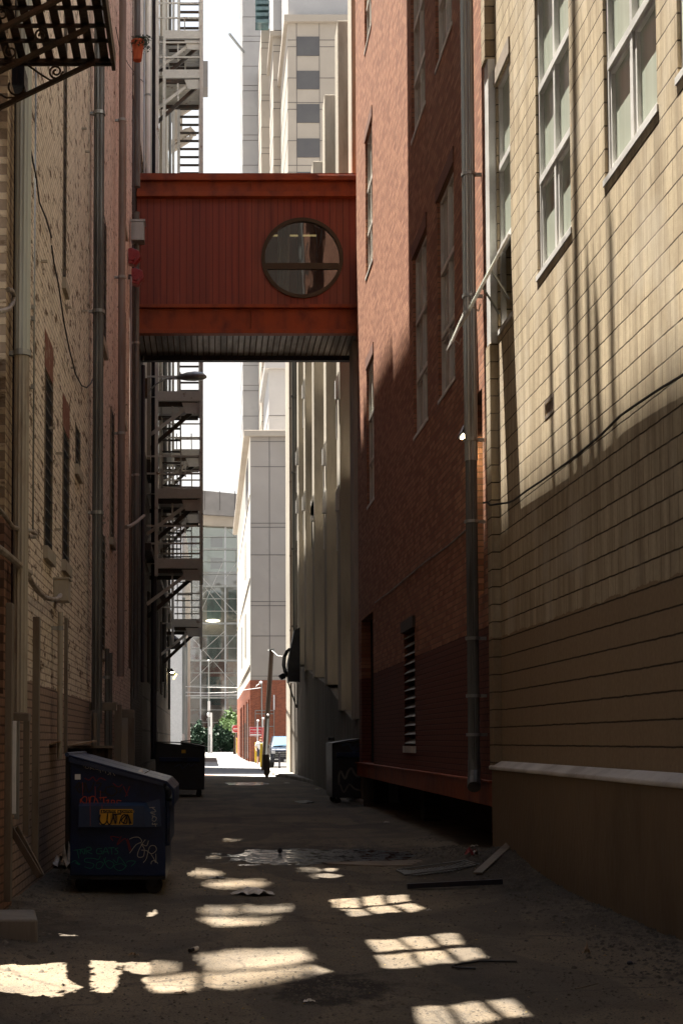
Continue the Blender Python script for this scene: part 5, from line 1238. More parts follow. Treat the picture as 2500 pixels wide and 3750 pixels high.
stroke(M_orange, [[(250,720),(255,775),(300,770),(310,710),(280,700),(260,740),(330,775),(330,700)],[(340,760),(350,700),(390,705),(380,765),(420,770),(400,715)],[(430,710),(500,705)],[(470,700),(475,775)],[(495,740),(520,730),(510,770),(550,770),(545,735),(575,740),(570,775),(600,770),(600,735),(640,740)]], .008, YF_-.018)
stroke(M_orange, [[(342,700),(344,980)],[(455,770),(458,830)],[(270,560),(272,690)],[(390,600),(392,700)],[(440,640),(441,730)]], .003, YF_-.078)
stroke(M_redspray, [[(290,520),(330,540),(370,510),(400,550),(440,520),(490,540)],[(560,570),(610,605),(650,580)],[(660,600),(700,690)],[(680,700),(720,600)],[(640,1080),(600,1160),(680,1100),(720,1220)],[(700,1100),(735,1215)],[(560,1120),(540,1080),(620,1090)]], .008, Yg-.001)
stroke(M_ink, [[(200,620),(240,560),(250,660),(220,620),(290,570),(280,660)],[(300,560),(320,650),(350,640),(380,560)],[(400,570),(450,575),(410,640),(480,660)],[(500,600),(490,660),(560,690),(600,640),(560,600),(510,610)],[(620,660),(650,620)]], .014, Yg-.002)
a, b = onY(275, 2855, YF_-.005), onY(296, 2835, YF_-.005)
MB().quad((a[0], YF_-.005, a[1]), (b[0], YF_-.005, a[1]), (b[0], YF_-.005, b[1]), (a[0], YF_-.005, b[1])).build('white_sticker', M_white, du)
# rubbish on the lid
a = dq(480, 2840); tag(MB().add([(a[0], YF_+.5, a[1]), (a[0]+.12, YF_+.45, a[1]-.02), (a[0]+.08, YF_+.6, a[1]+.06), (a[0]+.05, YF_+.5, a[1]-.05)], [(0,1,2),(0,2,3),(1,2,3),(0,1,3)]).build('crumpled_paper', M_paper), 'crumpled paper lying on the lid of the blue dumpster', 'litter')
tag(MB().tube([(a[0]+.06, YF_+.4, a[1]-.02), (a[0]+.2, YF_+.4, a[1]+.06)], .004, 5).build('twig', M_wood), 'thin twig sticking up from the blue dumpster lid', 'twig')
# ---------------------------------------------------------------- dark rear dumpsters
def dumpster2(label, X0, X1, Y0, Y1, z0, zb, zf, lidx, accents):
    d_ = root('dumpster', ((X0+X1)/2, (Y0+Y1)/2, 0), label, 'dumpster', 'dumpsters in the alley')
    m = MB(); m.prism([(X0, z0), (X1-.03, z0), (X1-.01, zf-.25), (X1, zf-.02), (X0, zb-.02)], 'y', Y0, Y1); m.build('body', M_blackplastic, d_, bevel=.015)
    n = 8; m = MB(); up = [(X0+(X1+.06-X0)*k/n, zb+(zf-zb)*k/n+.05*math.sin(math.pi*k/n)) for k in range(n+1)]
    m.prism(up + [(p[0], p[1]-.03) for p in up[::-1]], 'y', Y0-.05, Y1+.05); m.build('lid', M_blackplastic, d_)
    m = MB(); m.box(X0+.1, X1-.15, Y0-.07, Y0-.002, z0+.75*(zf-z0)-.12, z0+.75*(zf-z0)); m.build('fork_pocket', M_navy, d_, bevel=.01)
    for x in (X0+.15, X1-.18):
        for y in (Y0+.15, Y1-.15):
            c_ = MB().box(x-.03, x+.03, y-.04, y+.04, .10, z0+.0).build('caster', M_black, d_); MB().tube([(x, y-.025, .075), (x, y+.025, .075)], .075, 12).build('wheel', M_rubber, c_)
    return d_
Xa, _ = onY(570, 2880, 37.0); Xb, _ = onY(752, 2880, 37.0)
Za = onY(600, 2718, 37.0)[1]
d2 = dumpster2('black plastic lidded dumpster by the dark left wall, nearer of two', Xa, Xb, 37.0, 38.8, .20, onY(600, 2716, 37.0)[1], onY(752, 2734, 37.0)[1], 0, 0)
a, b = onY(665, 2758, 36.99), onY(680, 2746, 36.99)
MB().box(a[0], b[0], 36.99, 36.997, a[1], b[1]).build('yellow_sticker', M_yellow_s, d2)
m = MB(); ribbon(m, [onY(640+p, 2800+q_, 36.99) for p, q_ in ((0,8),(20,0),(28,14),(44,2),(52,-6),(60,6),(72,-4),(84,4))], .02, 36.99); m.build('graffiti', M_navyhi, d2)
X3a, _ = onY(662, 2800, 42.5); X3b, _ = onY(748, 2800, 42.5)
dumpster2('black dumpster half hidden behind the nearer black one', X3a, X3b, 42.5, 44.2, .2, onY(700, 2713, 42.5)[1], onY(745, 2722, 42.5)[1], 0, 0)
Yr = 32.6; Xr0 = onY(1216, 2900, Yr)[0]
d4 = dumpster2('dark dumpster with a white graffiti squiggle against the garage', Xr0, Xr0+1.5, Yr, Yr+1.7, .16, onY(1220, 2712, Yr)[1]-.06, onY(1330, 2700, Yr)[1], 0, 0)
m = MB(); ribbon(m, [onY(1000+p/3.094, 2200+q_/3.094, Yr-.01) for p, q_ in ((745,2090),(745,1980),(765,1930),(800,2000),(820,2010),(850,1930),(890,1900),(920,1960),(960,1990),(1000,1980))], .05, Yr-.01)
ribbon(m, [onY(1000+p/3.094, 2200+q_/3.094, Yr-.01) for p, q_ in ((760,2080),(800,2170),(860,2080),(920,2130),(1000,2150))], .04, Yr-.01); m.build('graffiti', M_whitesprayS, d4)
m = MB(); ribbon(m, [onY(1000+p/3.094, 2200+q_/3.094, Yr-.01) for p, q_ in ((780,1640),(850,1620),(900,1680),(950,1620),(990,1650),(900,1720))], .06, Yr-.01); m.build('graffiti', M_navyhi, d4)
m = MB(); m.box(Xr0-.10, Xr0+.06, Yr-.03, Yr+.1, onY(1200, 2712, Yr)[1], onY(1200, 2700, Yr)[1]); m.build('handle', M_blackplastic, d4)
# ================================================================ drain grate, steel bar, litter
g0, g1 = onZ(1472, 3196, .02), onZ(1710, 3186, .02); gy = (g0[1]+g1[1])/2
dg_ = root('drain_grate', ((g0[0]+g1[0])/2, gy, .03), 'iron drain grate set in the pavement near the right wall', 'grate')
n = 22; zg = lambda x, y: gz(x, y)+.008
m = MB()
for yy_ in (gy+.29, gy-.29): m.bar((g0[0], yy_, zg(g0[0], yy_)), (g1[0], yy_, zg(g1[0], yy_)), .04, .012)
m.build('frame', M_galvd, dg_)
m = MB()
for k in range(n+1): x = g0[0]+(g1[0]-g0[0])*k/n; m.bar((x, gy+.27, zg(x, gy+.27)), (x+.05, gy-.27, zg(x+.05, gy-.27)), .018, .010)
m.build('grate_bar', M_galv, dg_); m = MB()
for k in range(n):
    x = g0[0]+(g1[0]-g0[0])*k/n; x2 = g0[0]+(g1[0]-g0[0])*(k+1)/n
    m.quad((x, gy-.27, zg(x, gy-.27)-.004), (x2, gy-.27, zg(x2, gy-.27)-.004), (x2, gy+.27, zg(x2, gy+.27)-.004), (x, gy+.27, zg(x, gy+.27)-.004))
m.build('pit', M_darkvoid, dg_)
a, b = onZ(1490, 3234, .06), onZ(1838, 3220, .10)
tag(MB().bar((a[0], a[1], gz(*a)+.03), (b[0], b[1], gz(*b)+.03), .05, .05).build('steel_bar', M_black), 'long dark steel bar lying in front of the drain grate', 'bar')
a, b = onZ(1748, 3184, .12), onZ(1868, 3145, .15)
tag(MB().bar((a[0], a[1], gz(*a)+.03), (b[0], b[1], gz(*b)+.04), .10, .02).build('plank', M_post), 'short brown plank lying by the right wall beside the grate', 'plank')
a, b = onZ(1235, 3163, .03), onZ(1545, 3153, .03)
m = MB(); m.prism([onZ(1180,3160), onZ(1545,3152), onZ(1548,3170), onZ(1400,3174), onZ(1200,3166)], 'z', -.02, .012); tag(m.build('flat_board', M_wood, bevel=.003), 'flat weathered board lying at the edge of the puddle', 'board')
def rag(px_, py_, w_, d, h_, mt, label, name='litter', cat='litter', seed=1, n=9):
    random.seed(seed); X, Y = onZ(px_, py_); z0 = gz(X, Y); m = MB(); vs = []; fs = []
    for i in range(n):
        for j in range(5):
            u, v = i/(n-1)-.5, j/4-.5
            e_ = 1-abs(u)*.8
            vs.append((X+u*w_+random.uniform(-1,1)*w_*.03, Y+v*d*e_+random.uniform(-1,1)*d*.06, z0+.008+abs(random.gauss(0, 1))*h_*(1-abs(u)*1.6 if abs(u) < .5 else 0)))
    for i in range(n-1):
        for j in range(4): fs.append((i*5+j, (i+1)*5+j, (i+1)*5+j+1, i*5+j+1))
    m.add(vs, fs); return tag(m.build(name, mt), label, cat)
rag(925, 3274, .42, .35, .035, M_paper, 'flattened grey white rag in the middle of the alley', 'rag', 'rag', 3)
rag(795, 3221, .20, .12, .01, M_ink, 'dark flat scrap between two light patches', seed=5)
rag(664, 3643, .09, .05, .012, M_card, 'brown paper scrap left of the oil stain', seed=6)
rag(1134, 3671, .07, .05, .012, M_paper, 'small white paper scrap below the oil stain', seed=7)
rag(490, 3500, .08, .04, .012, M_card, 'brown leaf like scrap near the lit patches', seed=8)
rag(1570, 3336, .05, .05, .006, M_paper, 'tiny white scrap at the edge of a grid of light', seed=9)
rag(1725, 3178, .16, .25, .05, M_redspray, 'red crumpled wrapper beside the drain grate', seed=10)
rag(1742, 3180, .08, .15, .04, M_paper, 'pale crumpled wrapper beside the drain grate', seed=11)
rag(230, 3190, .30, .5, .14, M_paper, 'crumpled pale paper on the ground at the back of the blue dumpster', seed=12)
rag(440, 3190, .30, .5, .05, M_card, 'orange brown trash under the blue dumpster', seed=13)
rag(530, 3196, .26, .5, .03, M_paper, 'pale flattened trash under the blue dumpster', seed=14)
rag(340, 3185, .30, .5, .04, M_paper, 'grey trash under the back of the blue dumpster', seed=15)
rag(720, 2880, .5, .7, .05, M_card, 'brown trash at the foot of the black dumpsters', seed=16)
rag(1160, 2890, .14, .25, .01, M_paper, 'white scrap near the kerb walk', seed=17)
rag(1335, 2946, .14, .2, .02, M_paper, 'small pale scrap right of the garage dumpster', seed=18)
rag(1415, 3022, .1, .12, .02, M_paper, 'lone white scrap on the dark pavement far right', seed=19)
rag(1050, 2868, .2, .5, .01, M_paper, 'white scrap in the middle of the far alley', seed=20)
rag(2145, 3498, .06, .06, .03, M_card, 'brown crushed stub on the pavement at right', seed=21)
rag(1738, 3138, .12, .15, .02, M_paper, 'white scrap at the foot of the right wall', seed=22)
X, Y = onZ(705, 3485); Z = gz(X, Y)+.02
cn = root('crushed_tube', (X, Y, Z), 'small white and green crushed tube lying on the pavement', 'litter')
MB().tube([(X-.02, Y-.05, Z), (X+.005, Y-.01, Z+.002)], .014, 10).build('cap', M_ink, cn); MB().tube([(X+.0055, Y-.01, Z+.002), (X+.035, Y+.04, Z+.004)], [.018, .016], 10).build('tube_body', M_paper, cn)
X, Y = onZ(1025, 3122); tag(MB().ball((X, Y, .03), .035, .05, .045, 8).build('stone', M_black), 'black stone standing in the puddle', 'stone')
m = MB(); P = [onZ(x, y) for x, y in ((1890,3525),(1760,3527),(1700,3532),(1662,3538),(1656,3543),(1680,3548),(1740,3552))]
tag(m.tube([(p[0], p[1], gz(*p)+.014) for p in P], .008, 6).build('bent_wire', M_wire), 'black hooked wire lying on the pavement', 'wire')
P = [onZ(2104, 3628), onZ(2187, 3610)]; tag(MB().tube([(p[0], p[1], gz(*p)+.01) for p in P], .004, 5).build('twig', M_wood), 'thin dark twig on the pavement at lower right', 'twig')
X, Y = onZ(2305, 3540); tag(MB().ball((X, Y, gz(X, Y)+.012), .022, .022, .015).build('stone', M_black), 'small black stone at lower right', 'stone')
# gravel and leaf litter: nobody could count it
random.seed(11); m = MB()
def pebble(X, Y, s_):
    z = gz(X, Y); 
    vs = [(X+s_*a*random.uniform(.6,1.2), Y+s_*b*random.uniform(.6,1.2), z+s_*c*random.uniform(.5,1)) for a, b, c in ((1,0,0),(0,1,0),(-1,0,0),(0,-1,0),(0,0,.8),(0,0,-.5))]
    m.add(vs, [(0,1,4),(1,2,4),(2,3,4),(3,0,4),(1,0,5),(2,1,5),(3,2,5),(0,3,5)])
for _ in range(14000):
    Y = 6.8 + 14*random.random()**1.5; X = random.uniform(-1.8, 3.4); pebble(X, Y, random.choice((.004, .005, .006, .008, .010, .014)))
for _ in range(2600):
    X = 3.42 - abs(random.gauss(0, .35)); Y = random.uniform(8, 19); pebble(X, Y, random.choice((.008, .012, .018, .026)))
for _ in range(1200):
    X = -1.75 + abs(random.gauss(0, .3)); Y = random.uniform(8, 16); pebble(X, Y, random.choice((.008, .012, .018, .03)))
for _ in range(500):
    r = abs(random.gauss(0, 1)); a = random.uniform(0, 6.28); X, Y = onZ(1240, 3625); pebble(X+.22*r*math.cos(a), Y+.3*r*math.sin(a), random.choice((.008, .012, .016)))
g = m.build('gravel', M_gravel); tag(g, 'loose gravel and grit strewn over the alley pavement', 'gravel', kind='stuff')
m = MB()
M_leafdry = surf('dry_leaf', (.42,.24,.06), (.3,.25,.06), 30, .7, 0)
for _ in range(170):
    X = random.uniform(-1.7, 3.2); Y = 7 + 9*random.random()**1.3; z = gz(X, Y)+.006; a = random.uniform(0, 3.14); s_ = random.uniform(.006, .014)
    m.add([(X+s_*math.cos(a), Y+s_*math.sin(a), z), (X-.4*s_*math.sin(a), Y+.4*s_*math.cos(a), z+.004), (X-s_*math.cos(a), Y-s_*math.sin(a), z), (X+.4*s_*math.sin(a), Y-.4*s_*math.cos(a), z+.005)], [(0,1,2,3)])
tag(m.build('leaf_litter', M_leafdry), 'tiny dry yellow leaves scattered on the pavement', 'leaves', kind='stuff')
# ================================================================ parking lot things beyond the alley
def bollard(px_, y0, y1, Y, r, mt, label, tilt=None, grp='bollards by the parking lot'):
    a = onY(px_, y0, Y); b = onY(px_ if tilt is None else tilt, y1, Y); z0 = 0 if b[1] < .3 else b[1]
    rt = root('bollard', (b[0], Y, 0), label, 'bollard', grp)
    m = MB(); m.tube([(b[0], Y, 0), (a[0], Y, a[1])], r, 12); m.build('post', mt, rt)
    MB().ball((a[0], Y, a[1]), r, r, r*.7).build('cap', mt, rt)
    return rt
bollard(937, 2722, 2783, 96, .065*1.3, M_yellowp, 'yellow bollard against the brick building, leftmost of the cluster')
bollard(957, 2725, 2808, 80, .062*1.3, M_yellowp, 'tall yellow bollard left of the leaning board')
bollard(970, 2725, 2790, 90, .075, M_yellowp, 'yellow bollard just behind the leaning board')
bollard(1002, 2740, 2795, 78, .05, M_yellowp, 'tilted yellow bollard in front of the dark car', tilt=988)
bollard(863, 2705, 2757, 165, .18, M_yellowp, 'far yellow bollard at the corner of the brick building')
bollard(1023, 2757, 2822, 70, .05, M_black, 'dark bollard in front of the dark car')
lb_ = MB(); q = lambda x, y: onY(x, y, 56.3)
P = [q(961,2764), q(985,2762), q(989,2800), q(988,2830), q(978,2854), q(967,2835), q(964,2800)]
P2 = [(p[0], 56.3 + (.2 if i in (0,1) else 0), p[1]) for i, p in enumerate(P)]
lb_.prism(P, 'y', 56.3, 56.36); tag(lb_.build('leaning_board', M_wood), 'ragged plywood board standing at the alley mouth', 'board')
up = root('utility_pole', (2.9, 71, 0), 'leaning dark wooden utility pole by the parking lot', 'utility pole')
a, b = onY(995, 2376, 71), onY(969, 2780, 71); k_ = (a[1]-0)/(a[1]-b[1]); bx = a[0]+(b[0]-a[0])*k_
m = MB(); m.tube([(bx, 71, -.1), (a[0], 71, a[1])], [.15, .115], 10); m.build('pole_shaft', M_polewood, up)
m = MB(); m.box(a[0]-.15, a[0]+.15, 70.85, 71.15, a[1]-.05, a[1]+.0); m.ball((a[0]+.1, 70.9, a[1]-.12), .07); m.ball((a[0]-.16, 70.95, a[1]-.1), .05); m.build('insulator', M_galv, up)
m = MB(); a2_ = onY(981, 2632, 70.8); b2_ = onY(973, 2790, 70.8); m.tube([(b2_[0], 70.8, b2_[1]), (a2_[0], 70.8, a2_[1])], .05, 8); m.build('conduit', M_galv, up)
m = MB(); c_ = onY(981, 2618, 70.7); m.ball((c_[0], 70.7, c_[1]), .06); m.build('lamp_globe', M_white, up)
def wire(pts, label, r=.015, mt=None):
    return tag(MB().tube(pts, r, 5).build('overhead_wire', mt or M_white), label, 'wire')
a = onY(995, 2382, 71); b = onY(1046, 2405, 56)
wire([(a[0], 71, a[1]), ((a[0]+b[0])/2, 63.5, (a[1]+b[1])/2-.12), (b[0], 56, b[1])], 'white wire from the utility pole to the garage corner')
for i, (pts, lb) in enumerate(((((680,2535),(770,2538),(850,2536),(900,2526),(955,2519)), 'lowest white wire crossing the alley end'), (((680,2514),(770,2517),(870,2519)), 'middle wire crossing the alley end'), (((680,2548),(780,2546),(870,2545)), 'lower grey wire crossing the alley end'))):
    wire([(onY(x, y, 98)[0], 98, onY(x, y, 98)[1]) for x, y in pts], lb, .03)
wpo = root('pipe_vent', (4, 99, 0), 'tall thin conduit with a weatherhead on the brick base', 'conduit')
a = onY(958, 2500, 99); b = onY(960, 2760, 99); m = MB(); m.tube([(b[0], 99, 0), (a[0], 99, a[1])], .05, 8); m.build('conduit_run', M_galv, wpo)
m = MB(); m.ball((a[0]-.06, 99, a[1]), .13, .13, .12); m.tube([(a[0], 99, a[1]), (a[0]-.35, 99, a[1]-.2), (a[0]-.4, 99, a[1]-.3)], .03, 6); m.build('weatherhead', M_white, wpo)
for px_, py_, Y, col, lb in ((943, 2642, 93, M_white, 'white capped pole left of the red and white one'), (962, 2634, 92, None, 'white pole with a pink red sleeve beside the utility pole')):
    p_ = root('sign_pole', (0, Y, 0), lb, 'pole'); a = onY(px_, py_, Y); p_.location.x = a[0]
    MB().tube([(a[0], Y, 0), (a[0], Y, a[1])], .045, 8).build('pole_shaft', M_white, p_)
    MB().ball((a[0]+.03, Y, a[1]+.05), .09, .09, .08).build('cap', M_white, p_)
    if col is None:
        z0, z1 = onY(px_, 2725, Y)[1], onY(px_, 2664, Y)[1]; MB().tube([(a[0], Y, z0), (a[0], Y, z1)], .085, 8).build('sleeve', surf('faded_red', (.50,.13,.12), None, 3, .6), p_)
# red sign
rs = root('parking_sign', (3.3, 99, 1), 'red and white warning sign on the brick base', 'sign')
a, b = onY(915, 2694, 99.3), onY(958, 2664, 99.3); M_signred = surf('sign_red', (.45,.012,.02), None, 3, .5)
MB().box(a[0]-.03, b[0]+.03, 99.3, 99.34, a[1]-.03, b[1]+.03).build('sign_border', M_white, rs); MB().box(a[0], b[0], 99.28, 99.298, a[1], b[1]).build('sign_face', M_signred, rs)
wd = b[0]-a[0]
def blk(x0, x1, z0, z1): m.box(a[0]+wd*x0, a[0]+wd*x1, 99.27, 99.279, a[1]+(b[1]-a[1])*z0, a[1]+(b[1]-a[1])*z1)
text_mb('WARNING', wd*.21, lambda x, y: (a[0]+wd*.06+x, 99.27, a[1]+(b[1]-a[1])*.62+y)).build('sign_text', M_white, rs)
text_mb('NO PARKING', wd*.145, lambda x, y: (a[0]+wd*.06+x, 99.27, a[1]+(b[1]-a[1])*.32+y)).build('sign_text', M_white, rs)
m = MB(); blk(.04, .96, .04, .2); m.build('sign_text', M_white, rs)
# do not enter sign, lamp post, tree, hedge
ds = root('do_not_enter_sign', (3, 152, 0), 'red round do not enter sign on a white square board', 'sign')
Yd = 146; a, b = onY(849, 2683, Yd), onY(879, 2655, Yd); cx0, cz0 = (a[0]+b[0])/2, (a[1]+b[1])/2; r0 = (b[1]-a[1])/2
a = (cx0-r0, a[1]); 
MB().box(cx0-r0, cx0+r0, Yd, Yd+.03, cz0-r0, cz0+r0).build('board', M_white, ds); 
m = MB(); m.tube([(cx0, Yd-.02, cz0), (cx0, Yd-.002, cz0)], r0*.93, 24); m.build('disc', M_signred, ds); MB().box(cx0-r0*.7, cx0+r0*.7, Yd-.03, Yd-.021, cz0-r0*.16, cz0+r0*.16).build('bar', M_white, ds)
for s_, dz in (('DO NOT', .38), ('ENTER', -.60)): 
    t_ = text_mb(s_, r0*.32, lambda x, y: (cx0-r0*.48+x, Yd-.022, cz0+r0*dz+y)); t_.build('sign_text', M_white, ds)
MB().box(cx0-.04, cx0+.04, Yd+.031, Yd+.08, 0, cz0+r0).build('post', M_galv, ds)
lpst = root('street_lamp', (0, 178, 0), 'tall thin street lamp post in front of the glass building', 'street lamp')
Yk = 178; a = onY(765, 2420, Yk); m = MB(); m.tube([(a[0], Yk, 0), (a[0], Yk, a[1])], [.14, .09], 8); m.build('pole_shaft', M_galv, lpst)
MB().ball((a[0], Yk, a[1]), .22, .22, .15).build('top_cap', M_galv, lpst)
z_ = onY(765, 2585, Yk)[1]; m = MB(); m.box(a[0]-.15, a[0]+.2, Yk-.2, Yk+.1, z_-.6, z_+.6); m.build('banner_box', M_white, lpst)
z_ = onY(765, 2617, Yk)[1]; MB().ball((a[0]+.05, Yk-.1, z_), .3, .3, .35).build('lantern', M_white, lpst)
z_ = onY(768, 2675, Yk)[1]; MB().box(a[0]-.02, a[0]+.35, Yk-.2, Yk-.15, z_-.5, z_+.5).build('notice', M_white, lpst)
a = onY(774, 2610, 172); tag(MB().tube([(a[0], 172, 0), (a[0], 172, a[1])], .14, 8).build('white_pole', M_white), 'plain white pole right of the thin street lamp post', 'pole')
def tree(label, name, cx, cy, zc, R_, RZ, n, mt, trunk=True, grp=None, s_=.22):
    t_ = root(name, (cx, cy, 0), label, 'tree' if trunk else 'shrub', grp)
    if trunk:
        m = MB(); m.tube([(cx, cy, 0), (cx+.1, cy, zc*.5), (cx, cy, zc)], [.16, .12, .05], 8)
        for k in range(6): an = k*1.05; m.tube([(cx, cy, zc*.6), (cx+R_*.7*math.cos(an), cy+R_*.7*math.sin(an), zc+RZ*.4*math.sin(k*2.3))], [.06, .015], 5)
        m.build('trunk', M_polewood, t_)
    m = MB(); cl = [(random.gauss(0, .42), random.gauss(0, .42), random.gauss(0, .38)) for _ in range(14)]
    for k in range(n):
        c0 = random.choice(cl); p = Vector((cx+R_*(c0[0]+random.gauss(0, .17)), cy+R_*(c0[1]+random.gauss(0, .17)), zc+RZ*(c0[2]+random.gauss(0, .17))))
        if p.z < .05: continue
        d1 = Vector([random.uniform(-1,1) for _ in range(3)])*s_; d2 = Vector([random.uniform(-1,1) for _ in range(3)])*s_
        m.add([p, p+d1, p+d1+d2, p+d2], [(0,1,2,3)])
    m.build('crown', mt, t_); return t_
c_ = onY(858, 2640, 160); tree('small bright green street tree by the do not enter sign', 'street_tree', c_[0], 160, c_[1], 1.5, 1.5, 1500, M_leafl)
random.seed(5)
for i in range(5):
    x = -3.6 + i*1.6; c_ = onY(700, 2640, 192)
    tree(['dark shrub at the left end of the row before the glass building', 'second dark shrub of the row before the glass building', 'middle dark shrub of the row before the glass building', 'fourth dark shrub of the row before the glass building', 'dark shrub at the right end of the row before the glass building'][i], 'shrub', x, 192+i*.3, 1.9, 1.3, 2.2, 1400, M_leaf, False, 'shrubs before the glass building', .3)
# ---------------------------------------------------------------- dark pickup
def car(cx, Y, label):
    c_ = root('parked_car', (cx, Y, 0), label, 'car'); W_ = .98
    def sec(pts, w, nm, mt, par=c_, bv=.03, y=None): 
        m = MB(); m.prism(pts, 'x', cx-w, cx+w); return m.build(nm, mt, par, bevel=bv)
    MC = surf('dark_car_paint', (.012,.018,.035), None, 1, .25, .3, .02, spec=.8); MG = glassy('windscreen', (.10,.17,.24), .03, .9)
    lower = [(Y, .45), (Y, .92), (Y+.12, 1.10), (Y+1.35, 1.20), (Y+5.1, 1.22), (Y+5.2, .5)]
    sec(lower, W_, 'body', MC, bv=.07)
    m = MB(); a, b = W_-.05, W_-.22
    vs = [(cx-a, Y+1.3, 1.19), (cx+a, Y+1.3, 1.19), (cx+b, Y+2.1, 1.80), (cx-b, Y+2.1, 1.80), (cx-a, Y+4.0, 1.19), (cx+a, Y+4.0, 1.19), (cx+b, Y+3.7, 1.80), (cx-b, Y+3.7, 1.80)]
    m.add(vs, [(0,1,2,3),(4,5,6,7),(0,3,7,4),(1,2,6,5),(3,2,6,7)]); cab = m.build('cab', MC, c_, bevel=.05)
    m = MB(); m.add([(cx-a+.1, Y+1.30, 1.24), (cx+a-.1, Y+1.30, 1.24), (cx+b-.03, Y+2.02, 1.77), (cx-b+.03, Y+2.02, 1.77)], [(0,1,2,3)])
    m.build('windscreen', MG, cab)
    m = MB(); m.box(cx-W_+.22, cx+W_-.22, Y-.03, Y+.0, .62, .98); gr = m.build('grille', M_blackplastic, c_)
    m = MB()
    for z in (.70, .80, .90): m.box(cx-W_+.24, cx+W_-.24, Y-.05, Y-.031, z-.012, z+.012)
    m.build('grille_bar', M_galv, gr)
    for s_ in (-1, 1):
        x0_, x1_ = cx+s_*(W_-.24), cx+s_*(W_-.03); MB().box(x0_, x1_, Y-.04, Y-.002, .84, 1.0).build('headlight', M_white, c_)
        MB().box(cx+s_*(W_-.45), cx+s_*(W_-.2), Y-.075, Y-.06, .50, .55).build('fog_light', M_white, c_)
        MB().prism([(Y+1.45, 1.12), (Y+1.6, 1.12), (Y+1.6, 1.32), (Y+1.45, 1.30)], 'x', cx+s_*(W_+.02), cx+s_*(W_+.24)).build('mirror', M_blackplastic, c_, bevel=.02)
        for yy_ in (Y+.95, Y+4.1):
            w_ = MB().tube([(cx+s_*(W_-.22), yy_, .39), (cx+s_*(W_+.02), yy_, .39)], .39, 20).build('wheel', M_rubber, c_); MB().tube([(cx+s_*(W_+.021), yy_, .39), (cx+s_*(W_+.03), yy_, .39)], .24, 14).build('rim', M_galv, w_)
    MB().box(cx-W_+.02, cx+W_-.02, Y-.06, Y+.02, .36, .60).build('bumper', M_blackplastic, c_, bevel=.03)
    MB().box(cx-.26, cx+.26, Y-.075, Y-.062, .40, .52).build('number_plate', M_white, c_)
    m = MB(); m.bar((cx-.7, Y+1.28, 1.25), (cx-.05, Y+1.36, 1.31), .02); m.bar((cx, Y+1.28, 1.25), (cx+.65, Y+1.36, 1.31), .02); m.build('wiper', M_ink, cab)
    return c_
cx_c = onY(990, 2780, 75)[0]+.98; car(cx_c, 74.5, 'dark pickup parked in the lot behind the bollards')
a = onY(1002, 2808, 73.2); ws = tag(MB().box(a[0], a[0]+1.8, 73.0, 73.2, .08, .2).build('wheel_stop', M_streetc, bevel=.02), 'pale concrete wheel stop in front of the dark pickup', 'wheel stop')
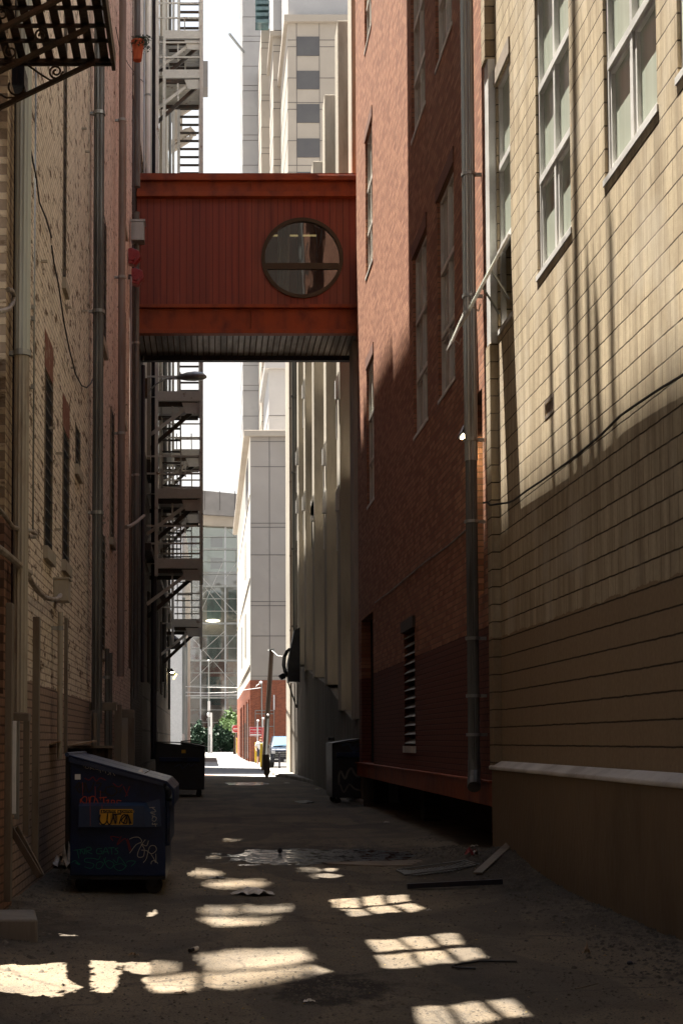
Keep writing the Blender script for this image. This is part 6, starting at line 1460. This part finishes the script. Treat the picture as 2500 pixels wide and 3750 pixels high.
# ---------------------------------------------------------------- person in a white shirt
def person(cx, Y, label):
    p_ = root('person', (cx, Y, 0), label, 'person')
    J = {'pel': (0, 0, .95), 'wst': (0, -.02, 1.08), 'chs': (.02, -.03, 1.30), 'nck': (.04, -.05, 1.47), 'hdb': (.06, -.07, 1.55), 'hdt': (.08, -.08, 1.70),
         'shl': (-.18, -.02, 1.40), 'ell': (-.27, -.03, 1.14), 'wrl': (-.22, -.18, .93), 'hal': (-.21, -.22, .87), 'shr': (.20, -.04, 1.40), 'elr': (.28, -.05, 1.14), 'wrr': (.24, -.20, .95), 'har': (.23, -.25, .89),
         'hpl': (-.10, 0, .92), 'knl': (-.11, -.06, .50), 'anl': (-.11, .03, .09), 'tol': (-.12, -.13, .04), 'hpr': (.10, 0, .92), 'knr': (.12, .06, .50), 'anr': (.12, .14, .09), 'tor': (.12, -.02, .04)}
    R_ = {'pel': .14, 'wst': .125, 'chs': .15, 'nck': .055, 'hdb': .085, 'hdt': .08, 'shl': .065, 'ell': .042, 'wrl': .028, 'hal': .035, 'shr': .065, 'elr': .042, 'wrr': .028, 'har': .035,
          'hpl': .095, 'knl': .06, 'anl': .04, 'tol': .035, 'hpr': .095, 'knr': .06, 'anr': .04, 'tor': .035}
    E = [('pel','wst'),('wst','chs'),('chs','nck'),('nck','hdb'),('hdb','hdt'),('chs','shl'),('shl','ell'),('ell','wrl'),('wrl','hal'),('chs','shr'),('shr','elr'),('elr','wrr'),('wrr','har'),('pel','hpl'),('hpl','knl'),('knl','anl'),('anl','tol'),('pel','hpr'),('hpr','knr'),('knr','anr'),('anr','tor')]
    ks = list(J); 
    def skin(sub, edges, scale, nm, mt, lv=2):
        me_ = bpy.data.meshes.new(nm); me_.from_pydata([J[k] for k in sub], [(sub.index(a), sub.index(b)) for a, b in edges], []); o = bpy.data.objects.new(nm, me_); COL.objects.link(o); o.parent = p_
        md = o.modifiers.new('skin', 'SKIN'); 
        for i, k in enumerate(sub): me_.skin_vertices[0].data[i].radius = (R_[k]*scale, R_[k]*scale)
        me_.skin_vertices[0].data[0].use_root = True
        ss = o.modifiers.new('sub', 'SUBSURF'); ss.levels = lv; ss.render_levels = lv; me_.materials.append(mt); return o
    skin(ks, E, 1.0, 'body', surf('skin', (.45,.24,.16), None, 5, .6))
    skin(['pel','wst','chs','shl','ell','shr','elr','nck'], [('pel','wst'),('wst','chs'),('chs','shl'),('shl','ell'),('chs','shr'),('shr','elr'),('chs','nck')], 1.13, 'shirt', M_white)
    skin(['pel','hpl','knl','hpr','knr'], [('pel','hpl'),('hpl','knl'),('pel','hpr'),('hpr','knr')], 1.15, 'shorts', surf('dark_cloth', (.05,.05,.07), None, 5, .8))
    m = MB(); o = Vector(p_.location); m.ball(o+Vector((.075, -.055, 1.675)), .095, .10, .09, 12); m.build('hair', surf('auburn_hair', (.16,.05,.02), None, 8, .7), p_, smooth=True)
    return p_
person(onY(951, 2760, 86)[0], 86, 'person in a white shirt walking behind the yellow bollards')
